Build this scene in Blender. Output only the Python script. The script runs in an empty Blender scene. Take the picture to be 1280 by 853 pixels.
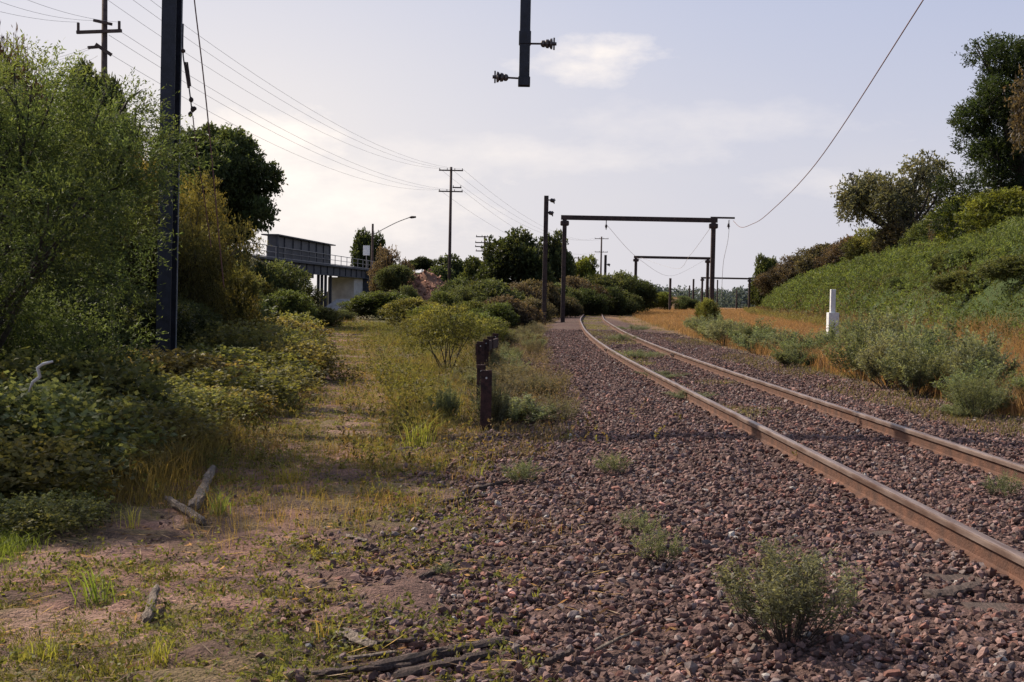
import bpy, bmesh, math, random
import numpy as np
from mathutils import Vector, Matrix, Quaternion
R = math.radians
random.seed(5)
scene = bpy.context.scene
COL = scene.collection
# ------------------------------------------------------------------ camera
CAMZ = 1.65; F = 1500.0
camd = bpy.data.cameras.new('camera'); cam = bpy.data.objects.new('camera', camd); COL.objects.link(cam)
camd.sensor_width = 36; camd.lens = F/1280*36; camd.clip_start = .05; camd.clip_end = 6000
camM = (Matrix.Rotation(R(90-2.08), 4, 'X') @ Matrix.Rotation(R(1.1), 4, 'Z'))
camM.translation = (0, 0, CAMZ)
cam.matrix_world = camM
scene.camera = cam
def at(px, py, Y):
    d = camM.to_3x3() @ Vector(((px-640)/F, -(py-426.5)/F, -1))
    return Vector((0, 0, CAMZ)) + d*(Y/d.y)
# ------------------------------------------------------------------ helpers
def tag(o, label=None, cat=None, group=None, kind=None):
    if label: o['label'] = label
    if cat: o['category'] = cat
    if group: o['group'] = group
    if kind: o['kind'] = kind
    return o
def empty(name, loc=(0, 0, 0), rz=0, label=None, cat=None, group=None):
    o = bpy.data.objects.new(name, None); COL.objects.link(o); o.location = loc; o.rotation_euler.z = rz
    o.empty_display_size = .2
    return tag(o, label, cat, group)
def link(name, me, parent=None, mat=None):
    o = bpy.data.objects.new(name, me); COL.objects.link(o); o.parent = parent
    if mat and not me.materials: me.materials.append(mat)
    return o
def copy_tree(o, parent=None):
    c = o.copy(); COL.objects.link(c); c.parent = parent
    for ch in list(o.children): copy_tree(ch, c)
    return c
def mesh_np(name, V, Fc, tint=None, col=None, mat=None, smooth=False):
    V = np.asarray(V, np.float32); Fc = np.asarray(Fc, np.int32)
    me = bpy.data.meshes.new(name); n, k = Fc.shape
    me.vertices.add(len(V)); me.vertices.foreach_set('co', V.ravel())
    me.loops.add(n*k); me.loops.foreach_set('vertex_index', Fc.ravel())
    me.polygons.add(n); me.polygons.foreach_set('loop_start', np.arange(n, dtype=np.int32)*k)
    try: me.polygons.foreach_set('loop_total', np.full(n, k, np.int32))
    except Exception: pass
    me.polygons.foreach_set('use_smooth', np.full(n, smooth, bool))
    if tint is not None:
        a = me.attributes.new('tint', 'FLOAT', 'POINT'); a.data.foreach_set('value', np.asarray(tint, np.float32))
    if col is not None:
        a = me.attributes.new('col', 'FLOAT_COLOR', 'POINT')
        a.data.foreach_set('color', np.hstack([col, np.ones((len(V), 1))]).astype(np.float32).ravel())
    me.update(calc_edges=True)
    if mat: me.materials.append(mat)
    return me
class MB:
    def __init__(s): s.v = []; s.f = []
    def box(s, c, d, rz=0, M=None):
        x, y, z = [q/2 for q in d]; b = len(s.v)
        m = M or Matrix.Rotation(rz, 3, 'Z')
        for q in ((-x,-y,-z),(x,-y,-z),(x,y,-z),(-x,y,-z),(-x,-y,z),(x,-y,z),(x,y,z),(-x,y,z)):
            s.v.append(tuple(Vector(c) + m @ Vector(q)))
        s.f += [tuple(b+i for i in q) for q in ((0,3,2,1),(4,5,6,7),(0,1,5,4),(1,2,6,5),(2,3,7,6),(3,0,4,7))]
        return s
    def bar(s, a, b, w, h):
        a = Vector(a); b = Vector(b); d = b-a; q = d.to_track_quat('Y', 'Z').to_matrix()
        return s.box((a+b)/2, (w, d.length, h), M=q)
    def tube(s, pts, rad, n=6, cap=True):
        pts = [Vector(p) for p in pts]; base = len(s.v)
        if not hasattr(rad, '__len__'): rad = [rad]*len(pts)
        up = None
        for i, p in enumerate(pts):
            t = (pts[min(i+1, len(pts)-1)] - pts[max(i-1, 0)]).normalized()
            if up is None: up = t.orthogonal().normalized()
            up = (up - t*up.dot(t)).normalized(); w = t.cross(up)
            for k in range(n):
                a = 2*math.pi*k/n; s.v.append(tuple(p + (up*math.cos(a) + w*math.sin(a))*rad[i]))
        for i in range(len(pts)-1):
            for k in range(n):
                a = base+i*n+k; b = base+i*n+(k+1) % n; s.f.append((a, b, b+n, a+n))
        if cap:
            s.f.append(tuple(base+k for k in reversed(range(n)))); e = base+(len(pts)-1)*n; s.f.append(tuple(e+k for k in range(n)))
        return s
    def extrude(s, prof, pts):   # prof (x,z) swept along pts in plan, left normal
        pts = [Vector(p) for p in pts]; base = len(s.v); n = len(prof)
        for i, p in enumerate(pts):
            t = (pts[min(i+1, len(pts)-1)] - pts[max(i-1, 0)]); t.z = 0; t.normalize(); r = Vector((t.y, -t.x, 0))
            for (x, z) in prof: s.v.append(tuple(p + r*x + Vector((0, 0, z))))
        for i in range(len(pts)-1):
            for k in range(n):
                a = base+i*n+k; b = base+i*n+(k+1) % n; s.f.append((a, b, b+n, a+n))
        s.f.append(tuple(base+k for k in reversed(range(n)))); e = base+(len(pts)-1)*n; s.f.append(tuple(e+k for k in range(n)))
        return s
    def build(s, name, mat, parent=None, bevel=0, smooth=False):
        me = bpy.data.meshes.new(name); me.from_pydata(s.v, [], s.f)
        bm = bmesh.new(); bm.from_mesh(me); bmesh.ops.recalc_face_normals(bm, faces=bm.faces)
        bm.to_mesh(me); bm.free()
        if smooth: me.polygons.foreach_set('use_smooth', [True]*len(me.polygons))
        me.materials.append(mat)
        o = link(name, me, parent)
        if bevel:
            m = o.modifiers.new('b', 'BEVEL'); m.width = bevel; m.segments = 2; m.limit_method = 'ANGLE'
        return o
# value noise
def _h(ix, iy, s):
    n = (ix*374761393 + iy*668265263 + s*974711).astype(np.int64) & 0xffffffff
    n = ((n ^ (n >> 13))*1274126177) & 0xffffffff
    return ((n ^ (n >> 16)) & 0xffff)/65535.0
def vn(x, y, s=0):
    x = np.asarray(x, float); y = np.asarray(y, float)
    ix = np.floor(x).astype(np.int64); iy = np.floor(y).astype(np.int64); fx = x-ix; fy = y-iy
    fx = fx*fx*(3-2*fx); fy = fy*fy*(3-2*fy)
    return (_h(ix,iy,s)*(1-fx)+_h(ix+1,iy,s)*fx)*(1-fy)+(_h(ix,iy+1,s)*(1-fx)+_h(ix+1,iy+1,s)*fx)*fy
def fbm(x, y, s=0, o=4):
    t = 0; a = .5; w = 0
    for i in range(o): t = t+a*vn(x*2**i, y*2**i, s+i*17); w += a; a *= .55
    return t/w
def ss(a, b, x): t = np.clip((x-a)/(b-a), 0, 1); return t*t*(3-2*t)
# ------------------------------------------------------------------ materials
def newmat(name):
    m = bpy.data.materials.new(name); m.use_nodes = True; nt = m.node_tree
    for n in list(nt.nodes): nt.nodes.remove(n)
    return m, nt, nt.nodes, nt.links
def surf(name, c1, c2, scale=8, rough=.8, metal=0, bump=.3, bscale=None, detail=6, stretch=None, c3=None):
    m, nt, N, L = newmat(name)
    out = N.new('ShaderNodeOutputMaterial'); b = N.new('ShaderNodeBsdfPrincipled')
    tc = N.new('ShaderNodeTexCoord'); mp = N.new('ShaderNodeMapping'); L.new(tc.outputs['Object'], mp.inputs[0])
    if stretch: mp.inputs['Scale'].default_value = stretch
    no = N.new('ShaderNodeTexNoise'); no.inputs['Scale'].default_value = scale; no.inputs['Detail'].default_value = detail
    L.new(mp.outputs[0], no.inputs['Vector'])
    cr = N.new('ShaderNodeValToRGB'); e = cr.color_ramp.elements
    e[0].position = .33; e[0].color = (*c1, 1); e[1].position = .68; e[1].color = (*c2, 1)
    if c3: k = e.new(.5); k.color = (*c3, 1)
    L.new(no.outputs[0], cr.inputs[0]); L.new(cr.outputs[0], b.inputs['Base Color'])
    b.inputs['Roughness'].default_value = rough; b.inputs['Metallic'].default_value = metal
    if bump:
        n2 = N.new('ShaderNodeTexNoise'); n2.inputs['Scale'].default_value = bscale or scale*5; n2.inputs['Detail'].default_value = 5
        L.new(mp.outputs[0], n2.inputs['Vector'])
        bp = N.new('ShaderNodeBump'); bp.inputs['Strength'].default_value = bump; bp.inputs['Distance'].default_value = .02
        L.new(n2.outputs[0], bp.inputs['Height']); L.new(bp.outputs[0], b.inputs['Normal'])
    L.new(b.outputs[0], out.inputs[0]); return m
def leafmat(name, transl=.45):
    m, nt, N, L = newmat(name)
    out = N.new('ShaderNodeOutputMaterial'); oi = N.new('ShaderNodeObjectInfo')
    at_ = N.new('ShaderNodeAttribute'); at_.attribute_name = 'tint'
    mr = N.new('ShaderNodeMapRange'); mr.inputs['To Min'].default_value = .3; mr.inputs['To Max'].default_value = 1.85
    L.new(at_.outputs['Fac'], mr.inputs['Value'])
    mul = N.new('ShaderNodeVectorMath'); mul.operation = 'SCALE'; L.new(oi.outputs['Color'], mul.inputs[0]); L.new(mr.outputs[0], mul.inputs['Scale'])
    # browner where tint is high in a second noise
    tc = N.new('ShaderNodeTexCoord'); no = N.new('ShaderNodeTexNoise'); no.inputs['Scale'].default_value = 1.3; no.inputs['Detail'].default_value = 3
    L.new(tc.outputs['Object'], no.inputs['Vector'])
    cr = N.new('ShaderNodeMapRange'); cr.inputs['From Min'].default_value = .45; cr.inputs['From Max'].default_value = .75; cr.inputs['To Max'].default_value = .55
    L.new(no.outputs[0], cr.inputs['Value'])
    mx = N.new('ShaderNodeMix'); mx.data_type = 'RGBA'; mx.blend_type = 'MULTIPLY'
    L.new(cr.outputs[0], mx.inputs['Factor']); L.new(mul.outputs[0], mx.inputs[6]); mx.inputs[7].default_value = (1.35, .95, .6, 1)
    d = N.new('ShaderNodeBsdfPrincipled'); d.inputs['Roughness'].default_value = .6; d.inputs['Specular IOR Level'].default_value = .25
    t = N.new('ShaderNodeBsdfTranslucent'); L.new(mx.outputs[2], d.inputs['Base Color'])
    sc = N.new('ShaderNodeVectorMath'); sc.operation = 'MULTIPLY'; sc.inputs[1].default_value = (1.6, 1.5, .8); L.new(mx.outputs[2], sc.inputs[0]); L.new(sc.outputs[0], t.inputs['Color'])
    ms = N.new('ShaderNodeMixShader'); ms.inputs[0].default_value = transl
    L.new(d.outputs[0], ms.inputs[1]); L.new(t.outputs[0], ms.inputs[2]); L.new(ms.outputs[0], out.inputs[0]); return m
def vcolmat(name, scale1=30, amt=.5, bump=.6, bs=60, rough=.95, dist=.02):
    m, nt, N, L = newmat(name)
    out = N.new('ShaderNodeOutputMaterial'); b = N.new('ShaderNodeBsdfPrincipled'); a = N.new('ShaderNodeAttribute'); a.attribute_name = 'col'
    tc = N.new('ShaderNodeTexCoord'); no = N.new('ShaderNodeTexNoise'); no.inputs['Scale'].default_value = scale1; no.inputs['Detail'].default_value = 8; no.inputs['Roughness'].default_value = .65
    L.new(tc.outputs['Object'], no.inputs['Vector'])
    mr = N.new('ShaderNodeMapRange'); mr.inputs['From Min'].default_value = .3; mr.inputs['From Max'].default_value = .7; mr.inputs['To Min'].default_value = 1-amt; mr.inputs['To Max'].default_value = 1+amt
    L.new(no.outputs[0], mr.inputs['Value'])
    s = N.new('ShaderNodeVectorMath'); s.operation = 'SCALE'; L.new(a.outputs['Color'], s.inputs[0]); L.new(mr.outputs[0], s.inputs['Scale'])
    L.new(s.outputs[0], b.inputs['Base Color']); b.inputs['Roughness'].default_value = rough; b.inputs['Specular IOR Level'].default_value = .2
    n2 = N.new('ShaderNodeTexNoise'); n2.inputs['Scale'].default_value = bs; n2.inputs['Detail'].default_value = 6; L.new(tc.outputs['Object'], n2.inputs['Vector'])
    bp = N.new('ShaderNodeBump'); bp.inputs['Strength'].default_value = bump; bp.inputs['Distance'].default_value = dist
    L.new(n2.outputs[0], bp.inputs['Height']); L.new(bp.outputs[0], b.inputs['Normal']); L.new(b.outputs[0], out.inputs[0]); return m
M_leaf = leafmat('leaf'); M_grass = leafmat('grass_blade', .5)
M_wood = surf('bark', (.03, .024, .02), (.09, .07, .055), 12, .95, 0, .5)
M_steel = surf('painted_steel_dark', (.008, .009, .017), (.02, .022, .038), 9, .6, 0, .2)
M_steel_lit = surf('steel_lit_edge', (.10, .11, .14), (.17, .18, .21), 9, .6, 0, .2)  # paler copy of the mast steel, paints its sunlit edge
M_brown = surf('rusty_steel_dark', (.022, .013, .013), (.06, .035, .03), 5, .75, 0, .3)
M_rust = surf('rust', (.07, .032, .022), (.15, .066, .04), 7, .9, 0, .5, 60, c3=(.105, .047, .03))
M_head = surf('worn_rail_head', (.15, .09, .07), (.34, .26, .23), 6, .42, .45, .1, 90, stretch=(6, .4, 1))
M_rustpost = surf('dark_rust', (.025, .012, .012), (.075, .032, .028), 22, .85, 0, .4)
M_timber = surf('weathered_timber', (.09, .065, .05), (.34, .27, .22), 14, .9, 0, .7, 50, stretch=(9, 1, 9))
M_timberdk = surf('dark_timber', (.05, .034, .03), (.16, .11, .095), 12, .95, 0, .8, 50, stretch=(9, 1, 9))
M_pole = surf('pole_timber', (.05, .032, .03), (.11, .075, .065), 5, .9, 0, .3)
M_conc = surf('concrete', (.30, .27, .25), (.48, .45, .43), 2, .9, 0, .2)
M_pale = surf('pale_concrete', (.5, .46, .42), (.72, .68, .64), 1.2, .9, 0, .2)
M_white = surf('white_paint', (.60, .61, .64), (.78, .79, .8), 12, .6, 0, .1)
M_bridge = surf('bridge_steel', (.035, .038, .05), (.07, .072, .09), 3, .7, 0, .2)
M_bridgedk = surf('screen_panel', (.028, .032, .045), (.05, .055, .075), 3, .6, 0, .1)
M_galv = surf('galvanised_rail', (.2, .19, .19), (.33, .31, .31), 6, .6, 0, .1)
M_wire = surf('wire', (.03, .02, .022), (.06, .04, .04), 4, .6, 0, 0)
M_wirepale = surf('weathered_wire', (.36, .33, .34), (.45, .42, .43), 4, .6, 0, 0)
M_copper = surf('copper_cable', (.12, .05, .045), (.2, .09, .07), 4, .6, 0, 0)
M_ins = surf('insulator', (.03, .02, .022), (.08, .06, .06), 9, .35, 0, 0)
M_stonew = surf('pale_stone', (.5, .48, .46), (.7, .68, .66), 9, .9, 0, .3)
M_ground = vcolmat('soil', 26, .5, 1.0, 48, dist=.035)
M_stone = vcolmat('ballast_rock', 45, .3, .5, 90, .8, .006)
# ------------------------------------------------------------------ track alignment
_py = np.array([-20, 0, 6.8, 15, 28, 38, 53, 83, 121, 167, 212, 300, 400, 520]); _px = np.array([3.15, 2.97, 2.9, 2.83, 2.7, 2.8, 3.22, 4.65, 7.3, 11.9, 18.2, 35.5, 63, 106])
_pf = np.polyfit(_py, _px, 5)
_gy = np.linspace(-20, 520, 541)
_sm = np.interp(_gy, _py, _px)
for _ in range(60): _sm[1:-1] = (_sm[:-2]+2*_sm[1:-1]+_sm[2:])/4
def XL(y): return np.interp(y, _gy, _sm)
GAUGE = 1.67; RT = .25
def XC(y): return XL(y)+GAUGE/2
def oldtrack(y): return np.interp(y, [-20, 5, 15, 30, 48, 82, 115, 150, 200], [-1.2, -1.6, -2.3, -4.4, -7.0, -12.2, -17.5, -24, -33])
FY = [-60, 10, 23, 52, 83, 150, 250, 400, 700]; FX = [7.4, 9.2, 11.6, 17.0, 22.5, 31.5, 50, 100, 250]
def foot(y): return np.interp(y, FY, FX)
EMB = [(-40, 55, 4.9), (-31, 80, 4.9), (-25.4, 96, 4.9), None, (-18.7, 166, 4.9), (-10, 182, 4.8), (6, 205, 4.0), (34, 262, 2.0)]
def segd(x, y, a, b):
    ax, ay, az = a; bx, by, bz = b; dx = bx-ax; dy = by-ay; t = np.clip(((x-ax)*dx+(y-ay)*dy)/(dx*dx+dy*dy), 0, 1)
    return np.hypot(x-ax-t*dx, y-ay-t*dy), az+t*(bz-az)
def T(x, y):
    x = np.asarray(x, float); y = np.asarray(y, float)
    z = .10*(fbm(x*.35, y*.35, 3)-.5)+.05*(fbm(x*2.1, y*2.1, 9)-.5)
    dc = x-XC(y); side = np.where(dc < 0, 1.0, .8)
    bed = 1-ss(1.45, 3.6*side, np.abs(dc))
    z = z*(1-bed*.85)+.085*bed
    ot = np.exp(-((x-oldtrack(y))/1.1)**2); z = z-.04*ot
    z = z+.8*ss(4, 14, oldtrack(y)-x)*ss(8, 30, y)
    d = (x-foot(y))*.98; fade = 1-ss(230, 420, y)
    hill = np.where(d > 0, np.minimum(.70*d*ss(-1, 3, d), 9.2-1.2*np.exp(-np.maximum(d-13, 0)/9)), 0)
    hill = np.where(d > 0, 9.2*(1-np.exp(-.095*np.maximum(d, 0)*ss(-.5, 3.5, d))), 0)+np.maximum(d-20, 0)*.02
    z = z+hill*fade
    for i in range(len(EMB)-1):
        if EMB[i] is None or EMB[i+1] is None: continue
        dd, hz = segd(x, y, EMB[i], EMB[i+1]); z = np.maximum(z, hz*(1-ss(3.5, 11, dd)))
    m = ((x+9.0)/3.6)**2+((y-122)/6)**2; z = np.maximum(z, 3.7*(1-ss(.2, 1.7, np.sqrt(m)+.5*(fbm(x*.9, y*.9, 4)-.5)))+1.7*(fbm(x*.8, y*.8, 14)-.5)*(m < 3))
    z = z-.022*np.clip(y-300, 0, 400)*ss(300, 420, y)
    z = z-np.clip((oldtrack(y)*0+y-90)/60, 0, 1)*.9*np.exp(-((x-oldtrack(y))/5)**2)
    return z
def tz(x, y): return float(T(np.array([x]), np.array([y]))[0])
# ------------------------------------------------------------------ ground
def cumul(a, steps): return a+np.cumsum(np.concatenate([[0], steps]))
xs = np.concatenate([-np.geomspace(3000, 60, 22), np.arange(-56, -14, 2.0), np.arange(-14, -5, .25), np.arange(-5, 8, .065), np.arange(8, 26, .35), np.arange(26, 80, 1.8), np.geomspace(84, 3000, 22)])
ys = [-40., -25, -15, -8, -3, 0, 2, 3.5]; s = .055
while ys[-1] < 4000: ys.append(ys[-1]+s); s = max(s*1.004, .0065*(ys[-1]-0)) if ys[-1] > 9 else s
ys = np.array(ys)
XX, YY = np.meshgrid(xs, ys); xx = XX.ravel(); yy = YY.ravel(); zz = T(xx, yy)
near = (1-ss(18, 60, yy))
zz = zz+near*.075*(fbm(xx*6, yy*6, 21)-.5)+near*.10*np.maximum(fbm(xx*2.2, yy*2.6, 23)-.5, 0)*(xx < XC(yy)-4)
nx, ny = len(xs), len(ys); idx = np.arange(nx*ny).reshape(ny, nx)
Fq = np.stack([idx[:-1, :-1], idx[:-1, 1:], idx[1:, 1:], idx[1:, :-1]], -1).reshape(-1, 4)
def lay(c, new, m): m = np.clip(m, 0, 1)[:, None]; return c*(1-m)+np.array(new)[None, :]*m
c = np.tile(np.array([.095, .09, .035]), (len(xx), 1))                       # scrubby green-brown
otd = np.abs(xx-oldtrack(yy)+.3); g1 = fbm(xx*.9, yy*.9, 31); g2 = fbm(xx*3, yy*3, 33)
c = lay(c, [.23, .13, .105], (1-ss(.6, np.interp(yy, [8, 18], [3.2, 1.6]), otd+(g1-.5)*2.0))*(1-ss(60, 110, yy)))      # pinkish dirt
c = lay(c, [.13, .12, .045], ss(.5, .62, g1)*(1-ss(1.5, 4.5, otd))*.6)
c = lay(c, [.33, .20, .165], ss(.52, .66, fbm(xx*2.1, yy*2.1, 39))*(1-ss(1.5, 3.5, otd))*.7)
c = lay(c, [.095, .058, .05], ss(.5, .6, g2)*.8*(1-ss(1, 4, otd)))
dc = xx-XC(yy); bm_ = (1-ss(-.6, .5, np.where(dc < 0, -dc, -99)+(g1-.5)*1.1-(np.interp(yy, [4, 12, 16, 28, 60], [4.7, 4.5, 4.0, 3.6, 3.3]))))*(1-ss(3.2, 4.1, np.where(dc > 0, dc, -99)+(g1-.5)*1.0))
c = lay(c, [.115, .07, .062], bm_)
c = lay(c, [.12, .085, .068], bm_*ss(.5, .68, fbm(xx*.5, yy*.35, 77))*ss(24, 60, yy)*.6)
c = lay(c, [.12, .09, .065], (1-bm_)*ss(14, 24, yy)*ss(-4.5, -3.3, dc)*(1-ss(-2, 0, dc)))
c = lay(c, [.12, .095, .075], ss(1.5, 2.5, dc)*(1-ss(-1.5, .5, xx-foot(yy)))*(1-bm_))
c = lay(c, [.25, .145, .075], ss(24, 34, yy)*ss(7.6, 8.8, xx+(g1-.5)*1.5)*(1-ss(-1.5, 1.0, xx-foot(yy)))*(.65+.35*g2))
c = lay(c, [.24, .14, .07], (1-ss(24, 34, yy))*ss(7.2, 8.6, xx)*(1-ss(-.5, 1.5, xx-foot(yy)))*.8)
c = lay(c, [.05, .075, .022], ss(0, 2.5, xx-foot(yy)))
mm = ((xx+8.8)/3.4)**2+((yy-118)/6)**2; c = lay(c, [.26, .135, .095], (1-ss(.7, 1.3, mm+(g1-.5)*1.5))*(.5+g2))
c = lay(c, [.07, .08, .06], ss(330, 500, yy))
ground = tag(link('ground', mesh_np('ground', np.stack([xx, yy, zz], 1), Fq, col=c, mat=M_ground, smooth=True)), kind='structure')
# ------------------------------------------------------------------ ballast stones
rng = np.random.default_rng(3)
def ico():
    bm = bmesh.new(); bmesh.ops.create_icosphere(bm, subdivisions=1, radius=1)
    V = np.array([v.co[:] for v in bm.verts]); Fc = np.array([[v.index for v in f.verts] for f in bm.faces]); bm.free(); return V, Fc
IV, IF = ico()
def rotmats(rng, n):
    q = rng.normal(size=(n, 4)); q /= np.linalg.norm(q, axis=1)[:, None]; w, x, y, z = q.T
    return np.stack([np.stack([1-2*(y*y+z*z), 2*(x*y-z*w), 2*(x*z+y*w)], -1), np.stack([2*(x*y+z*w), 1-2*(x*x+z*z), 2*(y*z-x*w)], -1), np.stack([2*(x*z-y*w), 2*(y*z+x*w), 1-2*(x*x+y*y)], -1)], 1)
VAR = []
for i in range(14):   # angular crushed shapes: icosphere cut by a few planes
    v = IV*rng.uniform(.85, 1.1, (12, 1))
    for k in range(7):
        nrm = rng.normal(size=3); nrm /= np.linalg.norm(nrm); dd = rng.uniform(.35, .7); pr = v@nrm; v = v-np.maximum(pr-dd, 0)[:, None]*nrm
    VAR.append(v)
VAR = np.array(VAR)
def stones(name, x, y, size, mat, colf, zoff=0, flat=.6):
    n = len(x); vi = rng.integers(0, len(VAR), n); v = VAR[vi]
    sc = size[:, None]*np.stack([rng.uniform(.75, 1.25, n), rng.uniform(.6, 1., n), rng.uniform(.4, .8, n)], 1)*.5
    v = v*sc[:, None, :]
    v = np.einsum('nij,nkj->nki', rotmats(rng, n), v); v[:, :, 2] *= flat+.25
    v[:, :, 0] += x[:, None]; v[:, :, 1] += y[:, None]; v[:, :, 2] += (T(x, y)+zoff+size*rng.uniform(.0, .33, n))[:, None]
    Fc = (IF[None]+np.arange(n)[:, None, None]*12).reshape(-1, 3)
    cc = np.repeat(colf(n), 12, 0)
    return mesh_np(name, v.reshape(-1, 3), Fc, col=cc, mat=mat)
def bcol(n):
    base = np.array([.150, .093, .082])[None]*rng.lognormal(0, .38, (n, 1))
    g = rng.random(n); base[g > .92] = np.array([.21, .165, .155])*rng.uniform(.7, 1.4, ((g > .92).sum(), 1))
    base[(g > .75) & (g < .84)] *= np.array([.72, .8, .95]); base[(g > .65) & (g < .75)] *= np.array([1.35, 1.05, .95])
    base[g > .994] = np.array([.38, .35, .33]); return base
SLEEP = [6.15+.66*i for i in range(16)]
def bst(x0, x1, y0, y1, n, s0, s1):
    y = y0*(y1/y0)**rng.random(n) if y0 > 20 else rng.uniform(y0, y1, n); dx = rng.uniform(-5.2, 4.2, n); x = XC(y)+dx
    keep = (rng.random(n) < (1-ss(-.7, .6, -dx+(fbm(x*.9, y*.9, 31)-.5)*1.4-(np.interp(y, [4, 12, 16, 28, 60], [4.7, 4.5, 4.0, 3.6, 3.3]))))) & (rng.random(n) < (1-ss(3.2, 4.2, dx+(fbm(x*.9, y*.9, 31)-.5)*1.0)))
    xl = XL(y); keep &= (np.abs(x-xl) > .075) & (np.abs(x-xl-GAUGE) > .075)
    # two sleeper ends peek out of the ballast
    for sy, a, b in ((SLEEP[0]+.02, -.62, -.12), (SLEEP[1], -.5, -.2), (SLEEP[3], -.45, -.25)):
        keep &= ~((np.abs(y-sy) < .085) & (x-xl > a) & (x-xl < b))
    x, y = x[keep], y[keep]
    return x, y, s0+(s1-s0)*rng.beta(1.5, 3.4, len(x))
p1 = bst(0, 0, 3.2, 11, 80000, .020, .112); p2 = bst(0, 0, 11, 21, 66000, .028, .12); p3 = bst(0, 0, 21, 60, 50000, .05, .12)
P = [np.concatenate(q) for q in zip(p1, p2, p3)]
tag(link('ballast_stones', stones('ballast_stones', *P, M_stone, bcol, 0)), 'loose crushed reddish brown ballast stones around the rails', 'ballast', kind='stuff')
# spill over the dirt
n = 9000; y = 3.5+rng.gamma(2.2, 6, n); x = rng.uniform(-6.5, 0.5, n); k = (rng.random(n) < .25+.75*ss(.45, .62, fbm(x*1.3, y*1.3, 44))) & (x > oldtrack(y)-3)
x, y = x[k], y[k]
tag(link('scattered_stones', stones('scattered_stones', x, y, .015+.055*rng.beta(1.2, 3.5, len(x)), M_stone, lambda n: np.array([.16, .095, .085])[None]*rng.lognormal(0, .35, (n, 1)))), 'small dark stones scattered over the pinkish dirt of the old trackbed', 'stones', kind='stuff')
r_ = np.random.default_rng(8); n = 420; x = -8.8+r_.normal(0, 1.9, n); y = 117+r_.normal(0, 3.2, n)
tag(link('earth_clods', stones('earth_clods', x, y, .18+.8*r_.beta(1.2, 4, n), M_stone, lambda n: np.array([.25, .13, .09])[None]*rng.lognormal(0, .4, (n, 1)))), 'broken red earth clods on the bare bank near the bridge', 'earth clods', kind='stuff')
n = 26000; y = 4+r_.gamma(2, 7, n); x = oldtrack(y)+r_.uniform(-3.2, 3.0, n); k = fbm(x*1.6, y*1.6, 46) > .47; x, y = x[k], y[k]
tag(link('soil_crumbs', stones('soil_crumbs', x, y, .010+.035*r_.beta(1.2, 3.5, len(x)), M_stone, lambda n: np.array([.15, .09, .075])[None]*rng.lognormal(0, .4, (n, 1)))), 'crumbly dark soil lumps and grit over the old trackbed', 'soil', kind='stuff')
# ------------------------------------------------------------------ rails
def rail(off, z, label, plates):
    e = empty('rail', (0, 0, 0), label=label, cat='rail', group='the two running rails')
    ysr = list(np.arange(-12, 60, 1.0))+list(np.arange(60, 330, 3.0))
    pts = []
    for yv in ysr:
        t = Vector((XL(yv+.5)-XL(yv-.5), 1, 0)).normalized(); pts.append(Vector((XL(yv), yv, z))+Vector((t.y, -t.x, 0))*off)
    MB().extrude([(-.033, 0.0), (-.036, -.012), (-.035, -.042), (.035, -.042), (.036, -.012), (.033, 0), (.02, .004), (-.02, .004)], pts).build('railhead', M_head, e)
    MB().extrude([(-.034, -.043), (-.011, -.058), (-.009, -.132), (-.02, -.146), (.02, -.146), (.009, -.132), (.011, -.058), (.034, -.043)], pts).build('rail_web', M_rust, e)
    MB().extrude([(-.02, -.147), (-.07, -.163), (-.07, -.175), (.07, -.175), (.07, -.163), (.02, -.147)], pts).build('rail_foot', M_rust, e)
    for yv in plates:
        t = Vector((XL(yv+.5)-XL(yv-.5), 1, 0)).normalized(); r = Vector((t.y, -t.x, 0)); c0 = Vector((XL(yv), yv, z-.096))+r*off
        q = t.to_track_quat('Y', 'Z').to_matrix(); f = MB()
        for s_ in (-1, 1): f.box(c0+r*.022*s_, (.02, .62, .075), M=q)
        fp = f.build('fishplate', M_rustpost, e, .004)
        for k in (-.22, -.08, .08, .22): MB().tube([c0+t*k-r*.03, c0+t*k-r*.058], .016, 6).build('bolt', M_rustpost, fp)
    for i in range(40):
        yv = SLEEP[0]-.66+.66*i; t = Vector((XL(yv+.5)-XL(yv-.5), 1, 0)).normalized(); r = Vector((t.y, -t.x, 0)); c0 = Vector((XL(yv), yv, z-.15))+r*off
        MB().box(c0-r*.062, (.035, .045, .035), rz=0).box(c0-r*.08-Vector((0, 0, .02)), (.02, .03, .05)).build('rail_spike', M_rustpost, e, .004)
    return e
rail(0, RT, 'nearer left-hand rusty rail, widest in the foreground, curving off to the right', [35.5])
rail(GAUGE, RT, 'farther right-hand rusty rail running beside the grey-green shrubs', [33])
for i, sy in enumerate(SLEEP[:4]):
    xc = float(XC(sy)); b = MB().box((xc, sy, .035), (2.72, .235, .12)).build('railway_sleeper', M_timberdk, None, .01)
    tag(b, ['worn timber sleeper end peeping from the ballast below the left rail, nearest the camera', 'second buried timber sleeper from the camera, barely showing in the ballast', 'third buried timber sleeper from the camera, under both rails', 'fourth buried timber sleeper from the camera, small patch showing beside the rail'][i], 'sleeper', 'sleepers buried in the ballast')
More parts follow.
